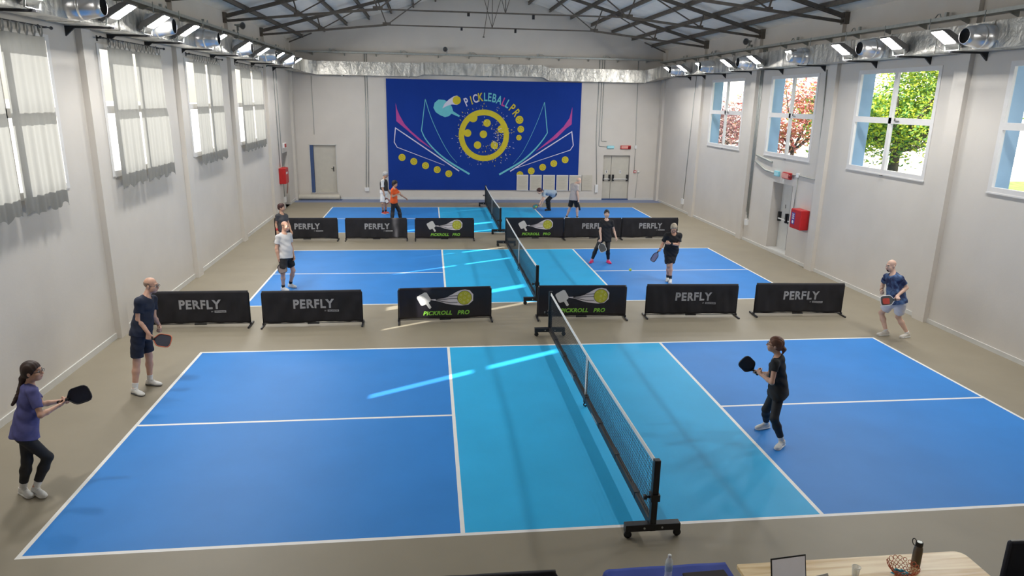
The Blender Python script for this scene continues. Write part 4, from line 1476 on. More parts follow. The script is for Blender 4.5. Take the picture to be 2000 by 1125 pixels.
# ------------------------------------------------------------------ people: smooth blended bodies meshed from distance fields
class Field:
    def __init__(s):
        s.p = []
    def _add(s, fn, lo, hi, k, op='add'):
        s.p.append((fn, np.array(lo, float), np.array(hi, float), k, op))
        return s
    def cone(s, a, b, ra, rb, k=.02, cut=None, op='add'):
        a, b = np.array(a, float), np.array(b, float)
        ab = b - a
        l2 = max(ab @ ab, 1e-9)
        def fn(X):
            q = X - a
            t = np.clip(q @ ab / l2, 0, 1)
            d = np.linalg.norm(q - t[..., None] * ab, axis=-1) - (ra + (rb - ra) * t)
            if cut is not None:
                d = np.maximum(d, (X - cut[0]) @ cut[1])
            return d
        r = max(ra, rb)
        return s._add(fn, np.minimum(a, b) - r, np.maximum(a, b) + r, k, op)
    def ell(s, c, fr, rad, k=.03, op='add', cut=None):
        c, fr, rad = np.array(c, float), np.array(fr, float), np.array(rad, float)
        def fn(X):
            q = (X - c) @ fr.T
            k0 = np.linalg.norm(q / rad, axis=-1)
            k1 = np.linalg.norm(q / rad ** 2, axis=-1) + 1e-9
            d = k0 * (k0 - 1) / k1
            return d if cut is None else np.maximum(d, (X - cut[0]) @ cut[1])
        r = rad.max()
        return s._add(fn, c - r, c + r, k, op)
    def slab(s, a, b, side, front, ra, rb, flat, k=.03, cut=None):
        """capsule from a to b, flattened front to back"""
        a, b = np.array(a, float), np.array(b, float)
        ab = b - a
        l2 = ab @ ab
        def fn(X):
            q = X - a
            t = np.clip(q @ ab / l2, 0, 1)
            e = q - t[..., None] * ab
            f = e @ front
            e = e + front * (f * (1 / flat - 1))[..., None]
            d = (np.linalg.norm(e, axis=-1) - (ra + (rb - ra) * t)) * (.5 + .5 * flat)
            if cut is not None:
                d = np.maximum(d, (X - cut[0]) @ cut[1])
            return d
        r = max(ra, rb)
        return s._add(fn, np.minimum(a, b) - r, np.maximum(a, b) + r, k)
    def plane(s, p, n):
        p, n = np.array(p, float), unit(n)
        s.p.append((lambda X: (X - p) @ n, None, None, 0, 'cut'))
        return s
    def mesh(s, h, wrinkle=None):
        lo = np.min([p[1] for p in s.p if p[4] == 'add'], axis=0) - 3 * h - .01
        hi = np.max([p[2] for p in s.p if p[4] == 'add'], axis=0) + 3 * h + .01
        n = np.ceil((hi - lo) / h).astype(int) + 1
        D = np.full(n, 1.0, np.float32)
        ax = [lo[i] + h * np.arange(n[i]) for i in range(3)]
        for fn, a, b, k, op in s.p:
            if a is None:
                i0, i1 = np.zeros(3, int), n
            else:
                i0 = np.clip(np.floor((a - k - .03 - lo) / h).astype(int), 0, n - 1)
                i1 = np.clip(np.ceil((b + k + .03 - lo) / h).astype(int) + 1, 1, n)
            X = np.stack(np.meshgrid(*[ax[i][i0[i]:i1[i]] for i in range(3)], indexing='ij'), -1)
            d = fn(X)
            sl = tuple(slice(i0[i], i1[i]) for i in range(3))
            o = D[sl]
            if op == 'add':
                q = np.maximum(k - np.abs(o - d), 0) / k
                D[sl] = np.minimum(o, d) - q * q * k * .25
            elif op == 'cut':
                D[sl] = np.maximum(o, d)
            else:
                q = np.maximum(k - np.abs(o + d), 0) / k
                D[sl] = np.maximum(o, -d) + q * q * k * .25
        if wrinkle:
            X = np.stack(np.meshgrid(*ax, indexing='ij'), -1)
            D = D + wrinkle(X)
        return nets(D, lo, h)

def nets(D, org, h):
    s = D < 0
    n = s.shape
    c = np.zeros((n[0] - 1, n[1] - 1, n[2] - 1), np.int8)
    off = [(i, j, k) for i in (0, 1) for j in (0, 1) for k in (0, 1)]
    for i, j, k in off:
        c += s[i:n[0] - 1 + i, j:n[1] - 1 + j, k:n[2] - 1 + k]
    act = (c > 0) & (c < 8)
    ijk = np.argwhere(act)
    idx = np.full(act.shape, -1, np.int64)
    idx[act] = np.arange(len(ijk))
    vals = np.stack([D[ijk[:, 0] + i, ijk[:, 1] + j, ijk[:, 2] + k] for i, j, k in off], 1)
    acc = np.zeros((len(ijk), 3))
    cnt = np.zeros(len(ijk))
    O = np.array(off, float)
    for a in range(8):
        for b in range(a + 1, 8):
            if np.abs(O[a] - O[b]).sum() != 1:
                continue
            va, vb = vals[:, a], vals[:, b]
            m = (va < 0) != (vb < 0)
            t = np.where(m, va / np.where(m, va - vb, 1), 0)
            acc += np.where(m[:, None], O[a] + t[:, None] * (O[b] - O[a]), 0)
            cnt += m
    v = (ijk + acc / np.maximum(cnt, 1)[:, None]) * h + org
    F = []
    for axis in range(3):
        o1, o2 = [(1, 2), (2, 0), (0, 1)][axis]
        sl0 = [slice(None)] * 3; sl1 = [slice(None)] * 3
        sl0[axis] = slice(0, n[axis] - 1); sl1[axis] = slice(1, n[axis])
        e = s[tuple(sl0)] != s[tuple(sl1)]
        P = np.argwhere(e)
        P = P[(P[:, o1] > 0) & (P[:, o2] > 0) & (P[:, o1] < n[o1] - 1) & (P[:, o2] < n[o2] - 1)]
        q = []
        for d1, d2 in ((-1, -1), (0, -1), (0, 0), (-1, 0)):
            R = P.copy(); R[:, o1] += d1; R[:, o2] += d2
            q.append(idx[R[:, 0], R[:, 1], R[:, 2]])
        q = np.stack(q, 1)
        ins = s[P[:, 0], P[:, 1], P[:, 2]]
        q[~ins] = q[~ins][:, ::-1]
        F.append(q)
    return v, np.concatenate(F)

def fobj(name, field, h, m, parent, wrinkle=None):
    v, f = field.mesh(h, wrinkle)
    v = v - np.array(parent['origin'])
    me = bpy.data.meshes.new(name)
    me.vertices.add(len(v)); me.vertices.foreach_set('co', v.ravel())
    me.loops.add(f.size); me.loops.foreach_set('vertex_index', f.ravel().astype(np.int32))
    me.polygons.add(len(f)); me.polygons.foreach_set('loop_start', np.arange(0, f.size, 4, dtype=np.int32))
    me.update(calc_edges=True)
    me.validate()
    me.polygons.foreach_set('use_smooth', np.ones(len(me.polygons), bool))
    me.materials.append(m)
    o = bpy.data.objects.new(name, me)
    COL.objects.link(o)
    o.parent = parent
    o['origin'] = parent['origin']
    return o

def skin(name, c):
    return mat(name, c, .5, var=.08, scale=14)
SK1 = skin('fair_skin', (.58, .33, .23))
SK2 = skin('tanned_skin', (.50, .28, .18))
SK3 = skin('pale_skin', (.64, .41, .31))
M_eye = mat('dark_eye', (.02, .015, .012), .2)
M_sclera = mat('eye_white', (.6, .57, .54), .3)
M_lip = mat('lip_red', (.40, .13, .11), .5)
M_glas = mat('dark_spectacles', (.025, .02, .02), .3)
M_shoe = mat('white_trainer', (.70, .69, .66), .6, var=.05, scale=12)
M_sole = mat('white_sole', (.74, .73, .71), .6)
M_sock = mat('white_sock', (.70, .69, .67), .85)
M_bsock = mat('black_sock', (.015, .015, .018), .85)
M_blackcloth = mat('black_cloth', (.012, .012, .014), .85, var=.25, scale=8)
M_legg = mat('black_leggings', (.012, .011, .013), .7, var=.2, scale=6)
M_grip = mat('black_grip', (.02, .02, .02), .7, var=.2, scale=30)

def paddle(label, grip, pa, nrm, face, edge, centre=None):
    pa = unit(pa)
    nrm = unit(np.array(nrm) - pa * (np.array(nrm) @ pa))
    sd = np.cross(nrm, pa)
    t = thing('pickleball_paddle', label, 'paddle', tuple(grip))
    out = [(-.016, .07), (-.03, .085), (-.075, .12), (-.092, .145), (-.098, .17), (-.098, .28), (-.09, .315), (-.068, .335), (-.035, .342),
           (.035, .342), (.068, .335), (.09, .315), (.098, .28), (.098, .17), (.092, .145), (.075, .12), (.03, .085), (.016, .07)][::-1]
    m = MB().prism(out, nrm * -.006, sd, pa, .012)
    bl = obj('blade', m, face, t)
    e = MB()
    pts = [sd * x * 1.01 + pa * y for x, y in out]
    e.tube(pts, .0075, 6)
    obj('edge_guard', e, edge, t)
    if centre is not None:
        for s_ in (-1, 1):
            obj('face_print', MB().flat([(x * .62 + .01, .225 + (y - .215) * .62) for x, y in out[2:-2]], nrm * .0066 * s_, sd, pa), centre, bl)
    g = MB()
    g.tube([pa * -.055, pa * -.05, pa * .0, pa * .07, pa * .085], [.017, .0185, .0165, .0165, .012], 10)
    for k in range(7):
        g.tube([pa * (-.04 + .015 * k), pa * (-.037 + .015 * k)], .0178, 10)
    obj('handle', g, M_grip, t)
    return t

def hand(F, wr, d, s, side, curl, sc, spread=.012):
    """palm, four unequal fingers and a thumb on the s side"""
    d = unit(d)
    s = unit(np.array(s) - d * (np.array(s) @ d))
    n = np.cross(s, d) if side == 'R' else np.cross(d, s)
    L = [.072, .080, .074, .058]
    offs = [.030, .010, -.010, -.029]
    for i in range(4):
        kn = wr + (d * (.088 - .004 * (i == 3) - .003 * (i == 0)) + s * offs[i]) * sc
        F.cone(wr + s * offs[i] * .45 * sc, kn, .0175 * sc, .0125 * sc, .012)
        p, ang = kn, 0.
        for q, (fr, r0, r1) in enumerate(((.45, .0098, .009), (.32, .009, .0082), (.23, .0082, .0072))):
            ang += math.radians(curl[q] * (1 + .06 * i))
            dr = d * math.cos(ang) + n * math.sin(ang) + s * offs[i] * spread * 20 * (1 if q == 0 else 0)
            e = p + unit(dr) * L[i] * fr * sc
            F.cone(p, e, r0 * sc, r1 * sc, .004)
            p = e
    b = wr + (d * .022 + s * .020) * sc
    c1 = b + unit(s * .75 + d * .55 + n * .45) * .042 * sc
    tcurl = min(1., curl[0] / 60)
    c2 = c1 + unit(d * .8 + s * (.35 - .5 * tcurl) + n * (.2 + .5 * tcurl)) * .032 * sc
    c3 = c2 + unit(d * .8 - s * .45 * tcurl + n * (.15 + .6 * tcurl)) * .026 * sc
    F.cone(b, c1, .017 * sc, .0125 * sc, .012).cone(c1, c2, .0115 * sc, .0105 * sc, .004).cone(c2, c3, .0105 * sc, .0085 * sc, .004)
    return n

GRIPC = (62, 78, 50)
FREE = (22, 28, 16)

def hairm(n, c):
    return mat(n, c, .6, var=.35, scale=20, stretch=(1, 1, .2))

def person(key, label, J, h, fem, face, skin_m, vox, hair, top, bottom, shoes, socks, hands, glasses=False, bulk=1., band=None, belly=0.):
    J = {k: np.array(v, float) for k, v in J.items()}
    H_brown_ = hairm('dark_brow', (.05, .03, .02))
    u0 = unit(J['neck'] - J['pel'])
    for s_ in 'LR':
        J['sh' + s_] = J['sh' + s_] + (J['neck'] - J['sh' + s_]) * .10 - u0 * .022 * h / 1.72
    root = (J['anL'] + J['anR']) / 2
    t = thing('person', label, 'person', (root[0], root[1], 0))
    sc = h / 1.72
    U = unit(J['neck'] - J['pel'])
    sl, hl = unit(J['shL'] - J['shR']), unit(J['hipL'] - J['hipR'])
    L = sl * .6 + hl * .4
    L = unit(L - U * (L @ U))
    Fw = np.cross(L, U)
    T = np.linalg.norm(J['neck'] - J['pel'])
    fr = np.array([L, Fw, U])
    at = lambda k, f=0., l=0.: J['pel'] + U * T * k + Fw * f * sc + L * l * sc
    w = (.90 if fem else 1.) * bulk
    # ---- head frame
    yaw, pitch = math.radians(face[0]), math.radians(face[1])
    hf = V(math.cos(yaw) * math.cos(pitch), math.sin(yaw) * math.cos(pitch), math.sin(pitch))
    hlft = unit(np.cross((0, 0, 1), hf))
    hu = np.cross(hf, hlft)
    hfr = np.array([hlft, hf, hu])
    hc = J['head'] + hu * .0
    H = lambda f, l, u: hc + (hf * f + hlft * l + hu * u) * sc
    # ---- body
    B = Field()
    B.ell(at(.66, .005), fr, V(.150 * w, .108 * w, .20) * sc, .05)
    B.ell(at(.30, .012 + belly * .5), fr, V(.135 * w, .105 * w + belly, .15) * sc, .06)
    B.ell(at(.02, -.005), fr, V(.148 * (1.04 if fem else .97) * bulk, .110, .11) * sc, .05)
    for s_ in 'LR':
        sg = 1 if s_ == 'L' else -1
        sh, el, wr = J['sh' + s_], J['el' + s_], J['wr' + s_]
        hp, kn, an, to = J['hip' + s_], J['kn' + s_], J['an' + s_], J['to' + s_]
        aw = (.86 if fem else 1.) * (.5 + .5 * bulk)
        B.cone(at(.93, -.01), sh, .050 * sc, .052 * sc * aw, .05)
        B.cone(sh, el, .052 * sc * aw, .037 * sc * aw, .03)
        B.cone(el, el + (wr - el) * .3, .038 * sc * aw, .039 * sc * aw, .02)
        B.cone(el + (wr - el) * .3, wr, .039 * sc * aw, .026 * sc * aw, .02)
        B.cone(hp, kn, .084 * sc * w, .052 * sc, .05)
        B.cone(kn, kn + (an - kn) * .35, .050 * sc, .053 * sc, .03)
        kb = kn - unit((hp + an) / 2 - kn) * .01 if np.linalg.norm((hp + an) / 2 - kn) > .03 else kn
        B.cone(kn + (an - kn) * .35, an, .053 * sc, .034 * sc, .03)
        B.cone(an, an - V(0, 0, .03), .034 * sc, .034 * sc, .02)
    if fem:
        for sg in (-1, 1):
            B.ell(at(.66, .075, .07 * sg), fr, V(.062, .055, .062) * sc, .04)
    nb = at(.97, -.005)
    B.cone(nb, H(-.025, 0, -.07), .056 * sc * (.88 if fem else 1.), .050 * sc * (.9 if fem else 1.), .03)
    B.ell(H(-.012, 0, .035), hfr, V(.076, .096, .088) * sc, .03)
    B.ell(H(.022, 0, -.045), hfr, V(.058, .070, .072) * sc, .04)
    B.ell(H(.062, 0, -.093), hfr, V(.026, .022, .018) * sc, .03)
    B.cone(H(.084, -.028, .028), H(.084, .028, .028), .013 * sc, .013 * sc, .02)
    for sg in (-1, 1):
        B.ell(H(.100, sg * .032, .005), hfr, V(.017, .014, .011) * sc, .012, 'sub')
        B.ell(H(.066, sg * .038, -.030), hfr, V(.026, .026, .026) * sc, .035)
        B.ell(H(.052, sg * .032, -.062), hfr, V(.030, .030, .030) * sc, .035)
        B.ell(H(-.005, sg * .078, -.012), hfr, V(.010, .020, .031) * sc, .008)
    B.cone(H(.090, 0, .012), H(.112, 0, -.026), .009 * sc, .0145 * sc, .012)
    for sg in (-1, 1):
        B.ell(H(.100, sg * .011, -.029), hfr, V(.009, .010, .008) * sc, .006)
    B.ell(H(.088, 0, -.062), hfr, V(.024, .013, .012) * sc, .012)
    for s_ in 'LR':
        wr, el = J['wr' + s_], J['el' + s_]
        hd = hands[s_]
        fa = unit(wr - el)
        if hd[0] == 'grip':
            pa = unit(hd[1])
            d = unit(fa - pa * (fa @ pa) * .85)
            n = hand(B, wr, d, pa, s_, GRIPC, sc)
            d2 = unit(d)
            s2 = unit(pa - d2 * (pa @ d2))
            hands[s_] = ('grip', pa, wr + (d2 * .083 + n * .026) * sc)
        else:
            sdir = hd[1] if len(hd) > 1 else Fw
            dd = hd[2] if len(hd) > 2 else fa
            hand(B, wr, np.array(dd, float), np.array(sdir, float), s_, FREE if len(hd) < 4 else hd[3], sc)
    fobj('body', B, vox, skin_m, t)
    # ---- face details
    for sg in (-1, 1):
        obj('eye', MB().ball(H(.0885, sg * .032, .004), .0118 * sc, 12, 0).ball(H(.0945, sg * .0315, .004), .0070 * sc, 10, 1), [M_sclera, M_eye], t, True)
    lip = MB().tube([H(.096, -.022, -.062), H(.1015, 0, -.060), H(.096, .022, -.062)], [.003 * sc, .0055 * sc, .003 * sc], 6)
    obj('lips', lip, M_lip, t, True)
    if True:
        br = MB()
        for sg in (-1, 1):
            br.tube([H(.097, sg * .016, .029), H(.0985, sg * .032, .035), H(.088, sg * .052, .030)], [.003 * sc, .0045 * sc, .002 * sc], 6)
        obj('eyebrows', br, hair[1] if len(hair) > 1 else H_brown_, t, True)
    if glasses:
        g = MB()
        for sg in (-1, 1):
            ring = [H(.112, sg * .033 + .022 * math.cos(a), .002 + .016 * math.sin(a)) for a in np.linspace(0, 6.2832, 15)]
            g.tube(ring, .0024 * sc, 5)
            g.tube([H(.110, sg * .057, .006), H(.06, sg * .074, .006), H(-.01, sg * .080, .0)], .003 * sc, 5)
        g.tube([H(.113, -.009, .006), H(.116, 0, .009), H(.113, .009, .006)], .003 * sc, 5)
        obj('glasses', g, M_glas, t, True)
    # ---- hair
    if hair[0] in ('short', 'crop', 'bob', 'pony', 'longpony'):
        Hr = Field()
        thick = dict(short=.015, crop=.010, bob=.022, pony=.014, longpony=.015)[hair[0]]
        Hr.ell(H(-.014, 0, .038), hfr, V(.076 + thick, .096 + thick, .088 + thick) * sc, .03)
        Hr.ell(H(-.05, 0, -.015), hfr, V(.066 + thick * .6, .052 + thick, .066) * sc, .03)
        if hair[0] in ('short', 'bob'):
            Hr.ell(H(.03, 0, .085), hfr, V(.06, .06, .04 + thick) * sc, .03)
        if hair[0] == 'bob':
            Hr.ell(H(-.045, 0, -.05), hfr, V(.078, .06, .075) * sc, .03)
        Hr.plane(H(.036, 0, -.01), hf * .82 - hu * .62)
        Hr.ell(H(.085, 0, -.03), hfr, V(.075, .08, .075) * sc, .01, 'sub')
        if hair[0] == 'pony':
            Hr.cone(H(-.10, 0, .0), H(-.135, .0, -.04), .022 * sc, .028 * sc, .02).cone(H(-.135, 0, -.04), H(-.13, 0, -.11), .028 * sc, .010 * sc, .02)
        if hair[0] == 'longpony':
            Hr.cone(H(-.08, 0, -.03), H(-.125, 0, -.08), .04 * sc, .03 * sc, .03)
            b1_, b2_ = H(-.135, 0, -.10) - V(0, 0, .12) + U * 0, at(.58, -.150)
            Hr.cone(H(-.125, 0, -.08), b1_ - Fw * .02, .034 * sc, .040 * sc, .03)
            Hr.cone(b1_ - Fw * .02, b2_, .040 * sc, .018 * sc, .03)
        def curl_(X):
            q = (X - hc) / sc
            if hair[0] in ('pony', 'longpony'):
                return .0022 * sc * np.sin(q @ hlft * 210 + 3 * np.sin(q @ hu * 25))
            return .0022 * sc * (np.sin(q[..., 0] * 83 + 5 * np.sin(q[..., 2] * 37 + q[..., 1] * 21)) + np.sin(q[..., 1] * 141 + 4 * np.sin(q[..., 0] * 47)) * .7 + .5 * np.sin(q[..., 2] * 197 + 6 * np.sin(q[..., 1] * 61)))
        fobj('hair', Hr, min(vox, .007), hair[1], t, curl_)
        if hair[0] in ('pony', 'longpony'):
            c = H(-.105, 0, -.005) if hair[0] == 'pony' else H(-.12, 0, -.075)
            obj('hair_tie', MB().ball(c, .022 * sc if hair[0] == 'pony' else .036 * sc, 10), hair[2] if len(hair) > 2 else M_black, t, True)
    elif hair[0] == 'fringe':                              # close-cropped sides, bald crown
        Hr = Field()
        Hr.ell(H(-.014, 0, .030), hfr, V(.079, .0985, .084) * sc, .03)
        Hr.plane(H(.02, 0, 0), hf)
        Hr.plane(H(0, 0, .052), hu)
        Hr.plane(H(0, 0, -.05), -hu)
        fobj('hair', Hr, min(vox, .007), hair[1], t)
    elif hair[0] == 'beard':
        Hr = Field()
        Hr.ell(H(.026, 0, -.055), hfr, V(.059, .0715, .066) * sc, .04)
        Hr.ell(H(.064, 0, -.093), hfr, V(.029, .0245, .021) * sc, .03)
        Hr.ell(H(.086, 0, -.062), hfr, V(.031, .0165, .019) * sc, .012)
        Hr.plane(H(0, 0, -.036), hu)
        Hr.plane(H(.02, 0, 0), -hf)
        Hr.ell(H(.10, 0, -.060), hfr, V(.019, .018, .0065) * sc, .004, 'sub')
        fobj('beard', Hr, min(vox, .006), hair[1], t)
    # ---- top
    tm, kind, hem, slv, loose = top
    S = Field()
    lo = loose * sc
    hc_ = at(0) - U * hem * sc
    S.ell(at(.66, .003), fr, V(.152 * w, .112 * w, .205) * sc + lo, .06)
    S.ell(at(.32, .012 + belly * .5), fr, V(.142 * w, .110 * w + belly, .17) * sc + lo, .06)
    hipw = (.162 if fem else .150) * bulk
    S.slab(at(.30), hc_ - U * .08, L, Fw, .145 * w * sc + lo, hipw * sc + lo * 1.3 + .008, .90, .05)
    if fem:
        for sg in (-1, 1):
            S.ell(at(.66, .075, .068 * sg), fr, V(.066, .058, .066) * sc + lo * .4, .04)
    for s_ in 'LR':
        sh, el = J['sh' + s_], J['el' + s_]
        e = sh + (el - sh) * slv
        S.cone(at(.935, -.01), sh, .058 * sc, (.056 * (.90 if fem else 1.)) * sc + lo * .4, .06)
        hp_, kn_ = J['hip' + s_], J['kn' + s_]
        S.cone(hp_ + U * .04, hp_ + (kn_ - hp_) * .35, .088 * sc * w + .020, .086 * sc * w + .018, .05)
        S.cone(sh, sh + (el - sh) * (slv + .25), (.056 * (.90 if fem else 1.)) * sc + lo * .4, (.053 * (.88 if fem else 1.)) * sc + lo * .9, .03, (e, unit(el - sh)))
    S.plane(hc_, -U)
    S.ell(at(1.03, .03), fr, V(.080, .075, .075) * sc, .01, 'sub')
    ph = (hash(key) % 7) * .7 if False else sum(map(ord, key)) * .37
    def wr_(X, a=.0035 if vox < .008 else .0025):
        q = X - root
        return a * (np.sin(q[..., 2] * 38 + q[..., 0] * 22 + ph) * np.sin(q[..., 1] * 27 - q[..., 0] * 14 + ph * 2) + .7 * np.sin(q[..., 2] * 62 - q[..., 1] * 30 + q[..., 0] * 44 + ph))
    fobj(kind, S, vox, tm, t, wr_)
    # ---- bottom
    bm, bk, ln = bottom
    P = Field()
    if bk in ('shorts',):
        P.ell(at(.03, -.005), fr, V(.157 * bulk, .120, .125) * sc, .05, 'add', (at(.2), U))
        for s_ in 'LR':
            hp, kn = J['hip' + s_], J['kn' + s_]
            e = hp + (kn - hp) * ln
            sg = 1 if s_ == 'L' else -1
            P.cone(hp, hp + (kn - hp) * (ln + .3), .092 * sc * w + .008, .085 * sc * w + .006, .04, (e, unit(kn - hp)))
    else:
        P.ell(at(.03, -.005), fr, V(.158 * (1.04 if fem else .97) * bulk, .120, .125) * sc, .05, 'add', (at(.2), U))
        for s_ in 'LR':
            hp, kn, an = J['hip' + s_], J['kn' + s_], J['an' + s_]
            ex = .006 if bk == 'leggings' else .02
            P.cone(hp, kn, .086 * sc * w + ex, .054 * sc + ex, .05)
            P.cone(kn, kn + (an - kn) * .35, .053 * sc + ex, .055 * sc + ex, .03)
            e = kn + (an - kn) * ln
            P.cone(kn + (an - kn) * .35, an, .055 * sc + ex, .036 * sc + ex * 1.3, .03, (e, unit(an - kn)))
    fobj(bk, P, vox, bm, t, wr_ if bk != 'leggings' else None)
    # ---- socks, shoes
    for s_ in 'LR':
        kn, an, to = J['kn' + s_], J['an' + s_], J['to' + s_]
        fd = to - an
        fd[2] = 0
        fd = unit(fd)
        if socks:
            K = Field()
            top_ = an + (kn - an) * socks[1]
            K.cone(an - V(0, 0, .02), top_, .039 * sc, .043 * sc + .003, .02, (top_, unit(kn - an)))
            fobj('sock', K, min(vox, .007), socks[0], t)
        sd = V(-fd[1], fd[0], 0)
        ff = np.array([sd, fd, (0, 0, 1)])
        g = V(an[0], an[1], 0)
        Q = Field()
        Q.ell(g + fd * -.025 * sc + V(0, 0, .045), ff, V(.040, .052, .055) * sc, .03)
        Q.cone(g + fd * -.01 * sc + V(0, 0, .055), g + fd * .10 * sc + V(0, 0, .036), .040 * sc, .039 * sc, .03)
        Q.ell(g + fd * .145 * sc + V(0, 0, .030), ff, V(.044, .062, .032) * sc, .03)
        Q.cone(g + V(0, 0, .06), g + (an - g) * 1.12, .040 * sc, .043 * sc, .02, (an + V(0, 0, .012), V(-fd[0] * .25, -fd[1] * .25, .97)))
        Q.plane(g + V(0, 0, .012), (0, 0, -1))
        so = fobj('shoe', Q, min(vox, .006), shoes[0], t)
        R = Field()
        R.slab(g + fd * -.035 * sc + V(0, 0, .013), g + fd * .15 * sc + V(0, 0, .013), sd, V(0, 0, 1), .047 * sc, .050 * sc, .5, .02)
        R.plane((0, 0, .027), (0, 0, 1))
        R.plane((0, 0, .0015), (0, 0, -1))
        fobj('sole', R, .006, shoes[1], so)
        lc = MB()
        for k in range(4):
            c = g + fd * (.045 + .022 * k) * sc + V(0, 0, (.098 - .011 * k) * sc)
            lc.tube([c - sd * .022 * sc - V(0, 0, .008), c, c + sd * .022 * sc - V(0, 0, .008)], .004, 5)
        obj('laces', lc, shoes[2] if len(shoes) > 2 else M_sock, so, True)
    if band:
        wr, el = J['wr' + band[0]], J['el' + band[0]]
        d = unit(el - wr)
        obj('wristband', MB().tube([wr + d * .02, wr + d * (.02 + band[2])], .036 * sc, 14), band[1], t, True)
    return t, hands

